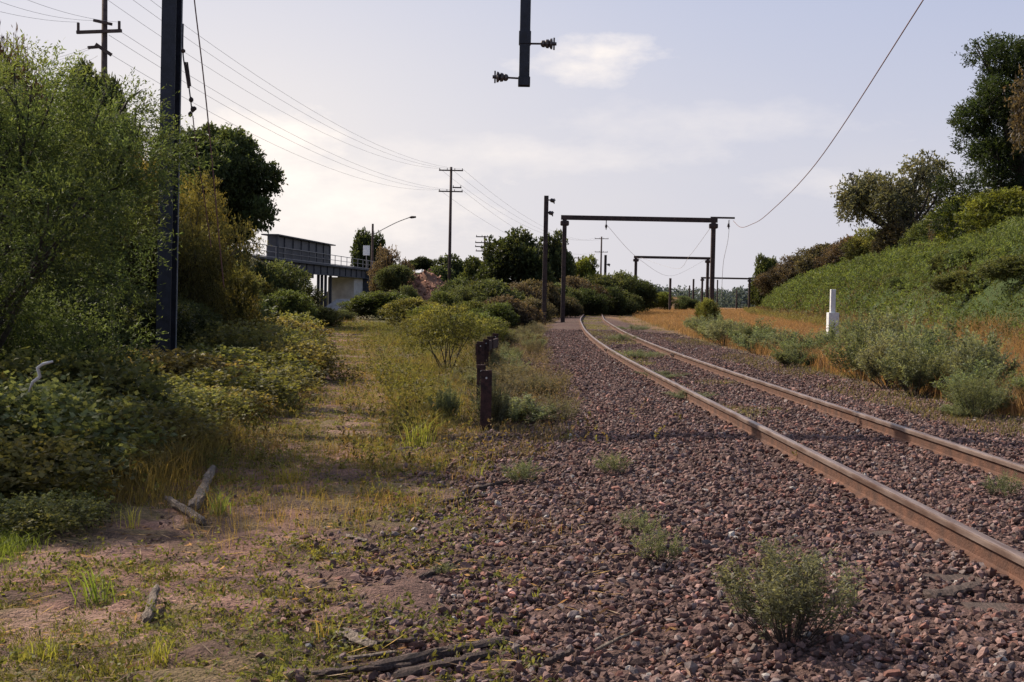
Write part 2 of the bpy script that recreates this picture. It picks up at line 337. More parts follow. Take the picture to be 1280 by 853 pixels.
# ------------------------------------------------------------------ foliage
def unit(a): return a/np.maximum(np.linalg.norm(a, axis=-1, keepdims=True), 1e-6)
def sprays(rng, O, D, L, m, ll, lw, droop=.2, spread=.9, tint=None):
    n = len(O); t = np.linspace(.12, 1, m)[None, :, None]+rng.uniform(-.04, .04, (n, m, 1))
    L_ = np.broadcast_to(np.asarray(L, float).reshape(-1, 1, 1), (n, 1, 1))
    p = O[:, None]+D[:, None]*t*L_; p[..., 2] -= (droop*t**2*L_)[..., 0]
    rnd = unit(rng.normal(size=(n, m, 3))); ld = unit(D[:, None]*.6+rnd*spread)
    side = unit(np.cross(ld, unit(rng.normal(size=(n, m, 3)))))
    l = ll*rng.uniform(.65, 1.3, (n, m, 1)); w = lw*rng.uniform(.7, 1.3, (n, m, 1))
    a = p; cpt = p+ld*l; b = p+ld*l*.5+side*w*.5; d = p+ld*l*.5-side*w*.5
    V = np.stack([a, b, cpt, d], 2).reshape(-1, 3)
    tt = (np.full(n, .5) if tint is None else tint)[:, None]+rng.normal(0, .10, (n, m))
    return V, np.repeat(tt.ravel(), 4)
def quads(n): return np.arange(n*4).reshape(-1, 4)
def dome(rng, W, H, K, zmin=.25, r=(.13, .23), cone=0):
    out = []
    for i in range(K):
        a = rng.uniform(0, 2*math.pi); u = math.sqrt(rng.random()); rr = u*W/2*.78
        zt = H*(.92-.40*u*u); z = zmin*H+(zt-zmin*H)*rng.random()**.6
        if cone: rr *= 1-cone*(z/H)
        rad = W*rng.uniform(*r); out.append((math.cos(a)*rr, math.sin(a)*rr, min(z, H-rad*.7), rad))
    return out
def plant_mesh(name, seed, W, H, K=14, zmin=.25, r=(.13, .23), ns=900, m=10, L=.35, ll=.07, lw=.03, droop=.2, up=.4, cone=0, stems=True, wr=.03, lobes=None, spread=.9, fork=.25, nst=None, flat=.85):
    rng = np.random.default_rng(seed); lb = lobes or dome(rng, W, H, K, zmin, r, cone); A = np.array(lb)
    w = A[:, 3]**2; li = rng.choice(len(A), ns, p=w/w.sum()); dr = unit(rng.normal(size=(ns, 3)))
    rad = A[li, 3]*rng.uniform(.3, 1.0, ns)**.6
    O = A[li, :3]+dr*rad[:, None]*np.array([1, 1, flat]); D = unit(dr+np.array([0, 0, up])+rng.normal(size=(ns, 3))*.45)
    tl = rng.normal(0, .16, len(A)); tint = .36+tl[li]+rng.normal(0, .11, ns)+.22*(O[:, 2]/H-.4)+.16*dr[:, 2]*(rad/A[li, 3])  # upper outer leaves lighter, inner and lower darker: self-shading put into tint
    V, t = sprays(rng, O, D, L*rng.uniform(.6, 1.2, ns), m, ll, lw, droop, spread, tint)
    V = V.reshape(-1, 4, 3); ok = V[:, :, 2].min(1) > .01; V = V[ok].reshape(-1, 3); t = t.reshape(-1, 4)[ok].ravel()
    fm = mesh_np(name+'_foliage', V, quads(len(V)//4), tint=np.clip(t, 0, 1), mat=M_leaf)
    W0, H0 = W, H
    W = float(np.percentile(V[:, 0], 98.5)-np.percentile(V[:, 0], 1.5)+np.percentile(V[:, 1], 98.5)-np.percentile(V[:, 1], 1.5))/2; H = float(np.percentile(V[:, 2], 99.5))
    sm = None
    if stems:
        b = MB(); rr = random.Random(seed); f0 = Vector((0, 0, H0*fork)); many = nst or 0
        order = sorted(lb, key=lambda q: -q[3])
        if not many: b.tube([(0, 0, -.1), (rr.uniform(-.1, .1)*wr*5, 0, H*fork*.5), f0], [wr*1.25, wr, wr*.8], 8)
        for q in order[:(many or 26)]:
            e_ = Vector(q[:3]); s0 = f0 if not many else Vector((rr.uniform(-.06, .06)*W, rr.uniform(-.06, .06)*W, -.03))
            mid = s0.lerp(e_, .5)+Vector((rr.uniform(-.06, .06)*W, rr.uniform(-.06, .06)*W, -.04*H*(0 if many else 1)))
            b.tube([s0, mid, e_], [wr*.55, wr*.38, wr*.12], 5, False)
            for _ in range(3):
                dv = Vector((rr.gauss(0, 1), rr.gauss(0, 1), rr.gauss(.5, 1))).normalized()*q[3]*1.1
                b.tube([mid.lerp(e_, rr.uniform(.3, 1)), e_+dv*.6+Vector((0, 0, .03)), e_+dv], [wr*.2, wr*.13, wr*.05], 4, False)
        sm = bpy.data.meshes.new(name+'_stem'); sm.from_pydata(b.v, [], b.f); sm.materials.append(M_wood); sm.polygons.foreach_set('use_smooth', [True]*len(sm.polygons))
    return dict(f=fm, s=sm, W=W, H=H)
def plume_mesh(name, seed, W, H, nst=26, nsub=14, m=12, ll=.02, lw=.006, sub=.25, wr=.0035, spread=.75):
    r = np.random.default_rng(seed); b = MB(); Os = []; Ds = []; Ls = []; ts = []
    for i in range(nst):
        a = r.uniform(0, 6.28); q = r.uniform(0, 1)**.6; base = np.array([math.cos(a), math.sin(a), 0])*q*W*.10; tip = np.array([math.cos(a)*q*W*.42, math.sin(a)*q*W*.42, H*(1-.38*q*q)*r.uniform(.62, 1.0)])
        tip[:2] += r.normal(0, W*.04, 2); mid = base*.5+tip*.5+np.array([math.cos(a)*q*W*.06, math.sin(a)*q*W*.06, -H*.03]); L0 = np.linalg.norm(tip-base)
        b.tube([base-[0, 0, .02], mid, tip], [wr, wr*.7, wr*.3], 4, False); tt = r.normal(.45, .10)
        for k in range(nsub):
            t = r.uniform(.22, 1.0)**.8; p = (1-t)**2*base+2*t*(1-t)*mid+t*t*tip; d = unit(unit(tip-mid)*1.0+r.normal(0, .42, 3)+np.array([0, 0, .15]))
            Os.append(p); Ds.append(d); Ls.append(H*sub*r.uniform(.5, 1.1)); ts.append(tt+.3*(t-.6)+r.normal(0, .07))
    V, t = sprays(r, np.array(Os), np.array(Ds), np.array(Ls), m, ll, lw, -.05, spread, np.array(ts))
    fm = mesh_np(name+'_foliage', V, quads(len(V)//4), tint=np.clip(t, 0, 1), mat=M_leaf)
    sm = bpy.data.meshes.new(name+'_stem'); sm.from_pydata(b.v, [], b.f); sm.materials.append(M_wood)
    return dict(f=fm, s=sm, W=float(np.percentile(V[:, 0], 98.5)-np.percentile(V[:, 0], 1.5)), H=float(np.percentile(V[:, 2], 99.5)))
def set_plant(p, name, loc, W, H, color, label, cat, group=None, rz=None, seed=0, parts=('foliage', 'stem')):
    rr = random.Random(hash((round(loc[0], 2), round(loc[1], 2), seed)) if False else int(abs(loc[0])*131+abs(loc[1])*977+seed))
    e = empty(name, loc, rr.uniform(0, 6.28) if rz is None else rz, label, cat, group)
    sc = (W/p['W'], W/p['W'], H/p['H'])
    if p['s']:
        st = link(parts[1], p['s'], e); st.scale = sc
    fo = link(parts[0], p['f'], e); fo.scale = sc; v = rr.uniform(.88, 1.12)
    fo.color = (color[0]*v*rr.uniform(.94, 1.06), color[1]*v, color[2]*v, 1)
    return e
def plant_px(p, name, px, pytop, Y, wpx, color, label, cat, group=None, hmin=.2, seed=0, parts=('foliage', 'stem'), sink=0, **k):
    a = at(px, pytop, Y); x = a.x; z = tz(x, Y)-sink; H = max(a.z-z, hmin); return set_plant(p, name, (x, Y, z), wpx*Y/F, H, color, label, cat, group, seed=seed, parts=parts, **k)
TP = ('crown', 'trunk')
# colours
WATTLE = (.105, .145, .06); OLIVE = (.13, .135, .05); GOLD = (.17, .145, .06); DARK = (.07, .088, .042); DKGUM = (.045, .06, .026)
GREYG = (.15, .175, .11); GREYB = (.10, .088, .06); BRAMB = (.145, .155, .07); MID = (.08, .10, .036); YEL = (.12, .14, .035); PURP = (.085, .066, .052)
# prototypes
rg = random.Random(2)
wl = []
for i in range(74):   # big wattle, leaning canopy
    a = rg.uniform(0, 6.28); u = math.sqrt(rg.random()); z = rg.uniform(.9, 4.1); q = 2.9*u*(1-.38*max(0, (z-2.4)/2))*(.76 if z < 2.1 else 1)
    wl.append((math.cos(a)*q, math.sin(a)*q, z, rg.uniform(.28, .5)))
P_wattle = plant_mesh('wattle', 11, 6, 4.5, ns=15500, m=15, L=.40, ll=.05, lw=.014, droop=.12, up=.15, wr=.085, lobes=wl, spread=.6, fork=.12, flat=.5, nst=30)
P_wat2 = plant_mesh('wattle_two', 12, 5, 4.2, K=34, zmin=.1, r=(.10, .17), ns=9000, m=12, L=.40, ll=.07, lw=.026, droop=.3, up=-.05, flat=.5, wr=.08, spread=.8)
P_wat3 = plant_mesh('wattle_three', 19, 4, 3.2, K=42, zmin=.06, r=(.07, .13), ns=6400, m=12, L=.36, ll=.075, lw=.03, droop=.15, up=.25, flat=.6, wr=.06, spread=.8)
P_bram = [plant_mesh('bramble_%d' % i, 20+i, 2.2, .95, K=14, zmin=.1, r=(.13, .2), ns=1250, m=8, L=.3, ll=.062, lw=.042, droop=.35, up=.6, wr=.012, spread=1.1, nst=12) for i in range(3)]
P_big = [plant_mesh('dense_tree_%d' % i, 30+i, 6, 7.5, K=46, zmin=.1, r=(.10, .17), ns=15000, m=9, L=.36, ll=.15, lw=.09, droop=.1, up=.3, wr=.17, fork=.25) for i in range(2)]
rg = random.Random(4); dl = []
for i in range(30):
    a = rg.uniform(0, 6.28); q = math.sqrt(rg.random())*2.5; z = 4.0+(3.9-1.9*(q/2.5)**2)*rg.uniform(.0, 1)**.7; dl.append((math.cos(a)*q, math.sin(a)*q, z, rg.uniform(.6, 1.05)))
for i in range(16): a = rg.uniform(0, 6.28); dl.append((math.cos(a)*3.0, math.sin(a)*3.0, rg.uniform(3.4, 6.3), rg.uniform(.4, .75)))
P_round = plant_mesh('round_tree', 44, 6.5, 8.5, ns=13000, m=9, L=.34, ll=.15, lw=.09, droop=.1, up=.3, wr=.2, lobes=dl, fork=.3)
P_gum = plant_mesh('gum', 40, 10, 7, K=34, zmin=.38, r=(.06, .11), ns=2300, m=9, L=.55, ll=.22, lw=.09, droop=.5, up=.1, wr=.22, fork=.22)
cl = []
rg = random.Random(9)
for i in range(70):
    z = rg.uniform(.6, 11); q = (3.9-.19*z)*math.sqrt(rg.uniform(.25, 1)); a = rg.uniform(0, 6.28); cl.append((math.cos(a)*q, math.sin(a)*q, z, rg.uniform(.6, 1.05)))
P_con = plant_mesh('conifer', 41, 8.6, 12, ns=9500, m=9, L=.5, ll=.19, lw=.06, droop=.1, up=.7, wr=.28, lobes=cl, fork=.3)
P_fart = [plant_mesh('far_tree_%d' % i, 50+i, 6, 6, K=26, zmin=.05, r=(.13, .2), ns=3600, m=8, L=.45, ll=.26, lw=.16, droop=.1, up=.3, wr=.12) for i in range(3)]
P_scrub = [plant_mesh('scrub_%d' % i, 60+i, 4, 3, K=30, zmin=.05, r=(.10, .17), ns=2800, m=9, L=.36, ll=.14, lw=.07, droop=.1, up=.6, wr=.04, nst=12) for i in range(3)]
P_salt = [plume_mesh('saltbush_%d' % i, 70+i, 1, .75, 34, 16, 12, .028, .009, .24) for i in range(3)]
P_salf = [plume_mesh('saltbush_far_%d' % i, 170+i, 1.3, .95, 40, 20, 11, .05, .017, .22, .006) for i in range(4)]
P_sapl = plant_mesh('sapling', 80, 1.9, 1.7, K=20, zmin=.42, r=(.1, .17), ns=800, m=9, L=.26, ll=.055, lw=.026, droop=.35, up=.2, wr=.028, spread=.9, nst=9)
# ---- left foreground
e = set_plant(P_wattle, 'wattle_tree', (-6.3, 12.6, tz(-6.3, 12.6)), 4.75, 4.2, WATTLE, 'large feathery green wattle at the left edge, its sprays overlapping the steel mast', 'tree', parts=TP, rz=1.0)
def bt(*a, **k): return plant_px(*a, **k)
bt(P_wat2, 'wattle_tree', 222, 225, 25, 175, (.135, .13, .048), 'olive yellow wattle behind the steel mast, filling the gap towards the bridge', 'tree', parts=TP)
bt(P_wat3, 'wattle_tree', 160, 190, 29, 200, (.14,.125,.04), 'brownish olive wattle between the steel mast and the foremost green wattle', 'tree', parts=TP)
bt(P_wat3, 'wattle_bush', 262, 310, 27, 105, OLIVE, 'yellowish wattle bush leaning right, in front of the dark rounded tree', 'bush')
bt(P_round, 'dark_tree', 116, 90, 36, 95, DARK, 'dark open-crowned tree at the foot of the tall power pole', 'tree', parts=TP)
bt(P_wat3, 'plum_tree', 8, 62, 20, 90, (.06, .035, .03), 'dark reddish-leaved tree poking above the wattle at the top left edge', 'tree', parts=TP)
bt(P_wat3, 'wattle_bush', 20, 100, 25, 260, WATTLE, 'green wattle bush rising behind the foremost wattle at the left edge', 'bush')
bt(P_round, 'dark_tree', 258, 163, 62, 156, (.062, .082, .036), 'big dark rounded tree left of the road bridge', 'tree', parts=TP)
bt(P_big[1], 'dark_tree', 225, 185, 66, 110, DKGUM, 'dark tree partly hidden behind the steel mast', 'tree', parts=TP)
bt(P_scrub[1], 'dark_tree', 300, 312, 58, 70, DKGUM, 'lower dark tree standing against the big dark rounded tree, nearest the bridge', 'tree', parts=TP)
# thicket filling under the wattles
fill = [(-8.4, 16.5, 3, 2.2), (-7.4, 20.8, 3, 2.0), (-9.5, 21, 4, 3), (-7.5, 23, 3, 1.9), (-12, 27, 5, 3.5), (-9, 30, 4, 2.4), (-7.2, 27, 2.6, 1.4), (-16, 36, 6, 4), (-12, 40, 5, 3.0), (-10, 36, 4, 2.2), (-20, 50, 7, 5), (-15, 52, 6, 3.8), (-25, 60, 8, 5)]
for i, (x, yv, w, h) in enumerate(fill):
    set_plant(P_wat3 if yv < 24 else P_scrub[i % 3], 'thicket_bush', (x, yv, tz(x, yv)-.1), w, h, DARK if i % 2 else MID, 'dark green bush deep in the thicket behind the left wattles', 'bush', 'bushes in the thicket behind the left wattles')
# bramble bank, dark in front
br = [(-3.95, 9.0, 1.8, .85), (-4.3, 10.2, 2.2, 1.15), (-5.2, 8.6, 2.2, 1.1), (-3.75, 11.6, 1.7, .8), (-4.7, 12.4, 2.4, 1.3), (-3.9, 13.5, 1.8, .8), (-5.6, 10.6, 2.4, 1.5), (-5.1, 14.6, 2.2, .8), (-3.2, 8.15, .9, .35), (-3.55, 10.4, 1.2, .5), (-4.25, 7.9, 1.3, .6), (-6.2, 9.4, 2.4, 1.4)]
for i, (x, yv, w, h) in enumerate(br):
    set_plant(P_bram[i % 3], 'bramble_bush', (x, yv, tz(x, yv)-.03), w, h*.78, BRAMB if i % 3 else (.16, .145, .06), 'dark green bramble in the shaded bank under the foremost wattle', 'bush', 'brambles in the shaded bank under the foremost wattle')
gb = [(-4.5, 16.4, 2.2, 1.0), (-5.6, 17.6, 2.6, 1.3), (-4.4, 18.6, 2.0, .9), (-5.4, 20.5, 2.6, 1.2), (-4.9, 22.5, 2.0, .9), (-6.3, 22.8, 2.4, 1.3), (-5.8, 25, 2.2, .9), (-7.2, 26, 2.8, 1.2), (-6.6, 29, 2.6, 1.0), (-8.4, 31, 3, 1.4), (-7.6, 34, 2.8, 1.1), (-9.2, 37, 3, 1.3), (-8.8, 41, 2.8, 1.2), (-4.0, 15.2, 1.3, .55), (-3.75, 17.2, 1.0, .4)]
for i, (x, yv, w, h) in enumerate(gb):
    set_plant(P_bram[i % 3], 'bramble_bush', (x+.016*yv+(.35 if yv > 19 else 0), yv, tz(x, yv)-.03), w, h*(.62 if 16 < yv < 21 else .85), [OLIVE, GOLD, (.15, .15, .065)][i % 3], 'sunlit yellow-olive bramble along the left side of the grassy track', 'bush', 'sunlit brambles along the left of the grassy track')
# ---- around the bridge
bt(P_scrub[0], 'bush', 335, 330, 66, 90, DARK, 'dark green bush below the left end of the bridge screen', 'bush')
bt(P_scrub[1], 'bush', 360, 344, 70, 76, MID, 'leafy green bush in front of the bridge columns, left side', 'bush')
bt(P_scrub[2], 'bush', 300, 345, 55, 80, OLIVE, 'olive bush beneath the dark rounded tree', 'bush')
bt(P_scrub[0], 'bush', 350, 365, 50, 70, MID, 'low leafy bush at the left edge of the grassy track', 'bush')
bt(P_scrub[0], 'bush', 400, 384, 60, 50, OLIVE, 'small olive bush in front of the bridge columns', 'bush')
bt(P_scrub[1], 'bush', 452, 374, 100, 55, DARK, 'low dark bush in front of the pale bridge abutment', 'bush')
bt(P_scrub[2], 'bush', 480, 366, 80, 74, MID, 'mid green bush right of the grassy track, below the red earth bank', 'bush')
bt(P_scrub[0], 'bush', 520, 374, 62, 66, OLIVE, 'olive green bush at the foot of the red earth bank', 'bush')
bt(P_fart[0], 'round_tree', 463, 292, 190, 46, DKGUM, 'round dark tree behind the street lamp at the bridge end', 'tree', parts=TP)
bt(P_scrub[1], 'bush', 490, 313, 128, 50, PURP, 'purple-brown bush at the right end of the bridge', 'bush')
bt(P_scrub[0], 'bush', 492, 332, 118, 40, DARK, 'dark green bush beneath the purple-brown one at the bridge end', 'bush')
bt(P_fart[1], 'tree', 528, 322, 170, 30, DKGUM, 'small dark tree between the lamp and the wooden power pole', 'tree', parts=TP)
bt(P_fart[2], 'tree', 560, 322, 150, 56, DARK, 'spreading green tree at the foot of the wooden power pole', 'tree', parts=TP)
bt(P_fart[0], 'tree', 590, 325, 135, 50, MID, 'green tree just left of the telegraph pole', 'tree', parts=TP)
bt(P_scrub[0], 'bush', 572, 350, 110, 60, DARK, 'dark green bush right of the red earth bank', 'bush')
bt(P_scrub[2], 'bush', 600, 352, 100, 60, MID, 'mid green bush below the telegraph pole', 'bush')
bt(P_scrub[1], 'bush', 555, 366, 80, 50, MID, 'leafy bush in front of the red earth bank, right part', 'bush')
bt(P_scrub[1], 'bush', 582, 360, 88, 60, DARK, 'dark leafy bush to the right of the earth bank, in front of its neighbours', 'bush')
bt(P_scrub[0], 'bush', 548, 384, 48, 70, (.11, .13, .04), 'yellowish green bush straight behind the lone sapling', 'bush')
bt(P_scrub[2], 'bush', 598, 392, 40, 60, (.10, .12, .045), 'green bush directly behind the rusty posts', 'bush')
bt(P_scrub[1], 'bush', 430, 388, 75, 30, DARK, 'small dark bush at the far end of the grassy track', 'bush')
bt(P_scrub[1], 'bush', 512, 338, 132, 40, OLIVE, 'olive bush growing on top of the red earth bank', 'bush')
bt(P_fart[1], 'tree', 643, 292, 125, 76, DKGUM, 'tall dark round-headed tree left of the lone overhead mast', 'tree', parts=TP)
bt(P_fart[2], 'tree', 694, 294, 130, 44, DARK, 'dark tree behind the left leg of the nearest distant gantry', 'tree', parts=TP)
bt(P_fart[0], 'tree', 735, 323, 150, 42, YEL, 'yellow-green tree between two gantry legs', 'tree', parts=TP)
bt(P_fart[2], 'tree', 716, 331, 160, 36, MID, 'low green tree beside the gantry leg', 'tree', parts=TP)
bt(P_scrub[1], 'bush', 506, 358, 112, 34, DARK, 'dark bush on the left shoulder of the red earth bank', 'bush')
hedge = [(625, 352, 84, 70, DARK), (650, 356, 92, 60, PURP), (672, 352, 98, 60, GREYB), (700, 356, 108, 50, DARK), (724, 348, 116, 56, PURP), (748, 345, 124, 56, DARK), (770, 342, 132, 50, DARK), (790, 345, 140, 46, DKGUM), (803, 352, 150, 34, DARK), (640, 372, 62, 60, PURP), (615, 380, 54, 60, MID), (592, 378, 64, 50, MID), (664, 374, 80, 50, GREYB), (738, 362, 112, 40, DKGUM), (708, 372, 100, 34, GREYB), (780, 365, 128, 40, DARK), (760, 360, 120, 40, DKGUM)]
for i, (px, pt, Y, w, cc) in enumerate(hedge):
    bt(P_scrub[i % 3], 'hedge_bush', px, pt, Y, w, cc, 'dense scrub bush in the dark hedge on the outside of the curve', 'bush', 'scrub bushes hedging the outside of the curve', sink=.1)
bt(P_sapl, 'sapling', 561, 380, 26, 84, (.13, .135, .045), 'spindly yellow-green sapling standing alone left of the rusty posts', 'sapling')
bt(P_sapl, 'sapling', 612, 398, 36, 50, (.12, .13, .04), 'small leafy sapling just behind the rusty posts', 'sapling')
bt(P_sapl, 'sapling', 530, 395, 40, 60, OLIVE, 'low olive sapling farther off, left of the lone yellow-green one', 'sapling')
# ---- right side greys
sr = [(18.2, 7.15, 1.1, .62), (19.2, 7.6, 1.5, .9), (20.5, 7.9, 1.6, 1.05), (21.6, 7.3, 1.5, .95), (22.6, 8.4, 1.7, 1.15), (23.6, 7.5, 1.6, .95), (24.8, 8.3, 1.8, 1.3), (26.2, 7.7, 1.6, 1.0), (27.6, 8.6, 1.8, 1.3), (29.6, 9.4, 1.8, 1.2), (33, 8.0, 1.7, .7), (36, 8.4, 1.6, .8), (38.5, 7.9, 1.8, .75), (42, 8.5, 2.0, .95), (45, 8.0, 1.9, .9), (48.5, 8.4, 2.0, 1.0), (54, 9, 2.2, .9), (62, 9.4, 2.2, .8), (17.6, 6.6, .7, .3), (30.5, 7.2, 1.2, .5)]
for i, (Y, x, w, h) in enumerate(sr):
    set_plant(P_salf[i % 3], 'saltbush', (x, Y, tz(x, Y)-.02), w*.82, h*(.85 if Y < 20 else 1.15 if Y < 31 else 1.1), [(.15, .175, .11), (.12, .145, .085), (.17, .185, .125)][i % 3], 'grey-green saltbush in the strip between the right rail and the hillside', 'shrub', 'grey-green saltbushes between the right rail and the hillside')
plant_px(P_salt[1], 'saltbush', 1225, 462, 17.6, 70, (.11, .13, .07), 'last grey-green saltbush of the strip, nearest the right edge', 'shrub')
plant_px(P_salf[0], 'saltbush', 1074, 390, 39, 52, GREYG, 'grey-green saltbush standing right against the foot of the white marker', 'shrub')
plant_px(P_salf[1], 'saltbush', 1044, 404, 36, 50, GREYG, 'grey-green saltbush hiding the base of the white marker from the left', 'shrub')
bt(P_scrub[0], 'bush', 886, 375, 75, 30, (.14, .15, .045), 'yellowish bush at the foot of the right gantry leg', 'bush')
bt(P_scrub[2], 'bush', 826, 366, 190, 30, YEL, 'pale green bush past the end of the hedge', 'bush')
bt(P_scrub[1], 'bush', 858, 371, 200, 26, DARK, 'dark low bush among the distant masts', 'bush')
# ---- left of rails grey scrub
r = np.random.default_rng(83); n = 0
while n < 50:
    Y = 14.8*(62/15)**r.random(); dxc = r.uniform(-4.6, -2.9); x = float(XC(Y))+dxc
    if float(fbm(x*.6, Y*.35, 84)) < .46: continue
    n += 1; h = r.uniform(.2, .72); w = r.uniform(.35, 1.05)
    set_plant([P_salt, P_salf][n % 2][int(r.integers(0, 3))], 'saltbush', (x, Y, tz(x, Y)-.03), w, h, [(.125, .115, .085), (.15, .155, .105), (.11, .10, .07), (.145, .165, .11)][n % 4], 'dry greyish shrub on the ballast shoulder left of the left rail', 'shrub', 'dry greyish shrubs on the shoulder left of the rails', seed=n)
r = np.random.default_rng(85); n = 5200; y = 15*(75/15)**r.random(n); x = XC(y)+r.uniform(-5.4, -2.7, n); k = fbm(x*.7, y*.4, 84) > .47; x, y = x[k], y[k]; n = len(x)
O = np.stack([x, y, T(x, y)], 1); D = unit(np.stack([r.normal(0, .4, n), r.normal(0, .4, n), np.ones(n)], 1))
V, t = sprays(r, O, D, r.uniform(.12, .5, n), 12, .04, .010, .1, .5, r.normal(.5, .2, n))
o = tag(link('dry_stems', mesh_np('dry_stems', V, quads(len(V)//4), tint=np.clip(t, 0, 1), mat=M_leaf)), 'wispy dry grey-brown stems on the left ballast shoulder', 'weeds', kind='stuff'); o.color = (.14, .11, .08, 1)
# small ones on the ballast
hs = plume_mesh('hero_shrub', 90, .62, .56, 46, 18, 16, .020, .0062, .20, .0028)
hs2 = plume_mesh('low_shrub', 91, .5, .36, 22, 12, 12, .020, .0060, .3, .0025)
set_plant(hs, 'saltbush', (*(lambda a: (a.x, a.y))(at(985, 820, 5.6)), tz(1.29, 5.6)), .54, .47, (.165, .175, .125), 'upright leafy grey-green shrub alone on the ballast in the right foreground', 'shrub', rz=2)
for px, py, w, h, lb in ((828, 705, 55, 40, 'small grey-green tuft of shrub on the ballast, up and left of the foreground shrub'), (805, 668, 46, 26, 'tiny grey-green shrub on the ballast, farther up than its near neighbour'), (658, 600, 46, 26, 'small dry shrub on the ballast left of the gantry shadow'), (770, 592, 44, 22, 'pale low weed tuft on the ballast below the gantry shadow'), (1262, 630, 40, 26, 'small dry shrub between the two rails at the right edge'), (560, 712, 30, 14, 'tiny dull weed beside the dark stick on the ballast')):
    Y = F*(CAMZ-.05)/(py-372-.0192*(px-640)); x = (px-640)/F*Y
    set_plant(hs2, 'low_shrub', (x, Y, tz(x, Y)), w*Y/F, h*Y/F*1.3, GREYG, lb, 'shrub')
for px, Y, w, h, lb in ((832, 24, 60, 10, 'near'), (800, 32, 60, 12, 'mid'), (775, 45, 40, 10, 'far'), (860, 19, 60, 10, 'n'), (790, 60, 40, 8, 'f')):
    x = (px-640)/F*Y; set_plant(P_salt[0], 'low_shrub', (x, Y, tz(x, Y)), w*Y/F, max(h*Y/F, .15), GREYG, 'flat grey-green weed patch growing between the two rails', 'shrub', 'weed patches growing between the two rails')
# ---- hillside
def crest(px, Y): x = (px-640)/F*Y; return x
for i, (px, pt, Y, w, cc, lb) in enumerate([
    (975, 338, 215, 44, PURP, 'brownish scrub bush near the low left end of the hill crest'),
    (1005, 322, 190, 60, PURP, 'brownish scrub bush on the hill crest, second from its low end'),
    (1035, 306, 170, 60, GREYB, 'grey-brown bush on the hill crest, third from its low end'),
    (1062, 296, 150, 60, PURP, 'brownish bush on the crest just left of the gum tree'),
    (1095, 288, 135, 60, OLIVE, 'olive bush on the crest under the left side of the gum tree'),
    (1130, 278, 122, 60, GREYB, 'grey-brown bush on the crest at the foot of the gum tree'),
    (1165, 268, 112, 55, MID, 'rounded green bush on the crest right of the gum tree'),
    (1195, 262, 100, 50, PURP, 'brownish bush on the crest between the gum tree and the conifer'),
    (1225, 246, 88, 90, YEL, 'yellow-green bush on the crest under the conifer'),
    (1272, 238, 78, 90, YEL, 'yellow-green bush on the crest at the right edge'),
    (958, 322, 232, 30, MID, 'small green tree at the very end of the hill crest')]):
    bt(P_scrub[i % 3] if i < 10 else P_fart[0], 'crest_bush' if i < 10 else 'tree', px, pt, Y, w*1.15, cc, lb, 'bush' if i < 10 else 'tree', sink=.3, hmin=1.2)
def tree_on(p, px, pbase, pytop, Y, wpx, color, label, **k):
    a = at(px, pytop, Y); z = tz(a.x, Y)-.3; return set_plant(p, 'gum_tree' if p is P_gum else 'conifer_tree', (a.x, Y, z), wpx*Y/F, a.z-z, color, label, 'tree', parts=TP, **k)
tree_on(P_gum, 1134, 295, 202, 125, 148, (.105, .11, .075), 'spreading brownish gum tree with open crown on the hill crest')
tree_on(P_con, 1284, 250, 50, 84, 160, (.035, .055, .022), 'tall dark dense conifer on the hill at the right edge', rz=.5)
bt(P_gum, 'tree', 1372, 48, 74, 170, (.085, .07, .05), 'brownish sparse tree top beside the conifer at the upper right edge', 'tree', parts=TP)
# hillside ground cover
rng = np.random.default_rng(77)
def hillcover():
    n = 60000; yv = 14*(280/14)**(rng.random(n)**.8); d = rng.uniform(1.2, 24, n)**1.0; x = foot(yv)+d
    x = x+rng.normal(0, .2, n); sc = np.clip(yv/65, .26, 2.0)
    lump = ss(.3, .7, fbm(x*.9, yv*.6, 5, 3)); z = T(x, yv)+(.1+1.3*lump*ss(.3, 3, d))*rng.uniform(.3, 1, n)**.6; k_ = rng.random(n) < .35; z = z+np.where(k_, .15, 0)
    O = np.stack([x, yv, z], 1); D = unit(np.stack([rng.normal(-.15, .5, n), rng.normal(-.2, .5, n), rng.uniform(.5, 1.3, n)], 1))
    l2 = ss(.35, .65, fbm(x*1.7, yv*1.1, 15, 3)); tint = .02+.42*lump+.28*l2+rng.normal(0, .13, n)+.15*(fbm(x*.15, yv*.1, 8)-.5)
    Vs = []; ts = []; 
    V, t = sprays(rng, O, D, .42*sc, 9, .15, .055, .3, .8, tint)
    # scale leaves with distance class
    V = V.reshape(n, -1, 4, 3); base = V[:, :, :1]; V = base+(V-base)*sc[:, None, None, None]**.8
    return V.reshape(-1, 3), np.clip(t, 0, 1)
V, t = hillcover()
o = tag(link('hillside_bracken', mesh_np('hillside_bracken', V, quads(len(V)//4), tint=t, mat=M_leaf)), 'dense green bracken and scrub blanketing the hillside on the right', 'bracken', kind='stuff'); o.color = (.10, .132, .048, 1)
r = np.random.default_rng(31); n = 0
while n < 48:
    yv = 17*(180/17)**r.random(); d = r.uniform(3.0, 17); x = float(foot(yv))+d; px = 640+x/yv*F
    if px > 1420: continue
    n += 1; w = r.uniform(1.3, 2.8); cc = [MID, (.09, .12, .05), (.10, .115, .05), (.11, .12, .06), (.085, .115, .035)][int(r.integers(0, 5))]
    set_plant(P_scrub[n % 3], 'hillside_shrub', (x, yv, tz(x, yv)-.05), w, w*r.uniform(.35, .6), cc, 'low shrub rising from the green cover of the right-hand hillside', 'shrub', 'shrubs dotted over the right-hand hillside')
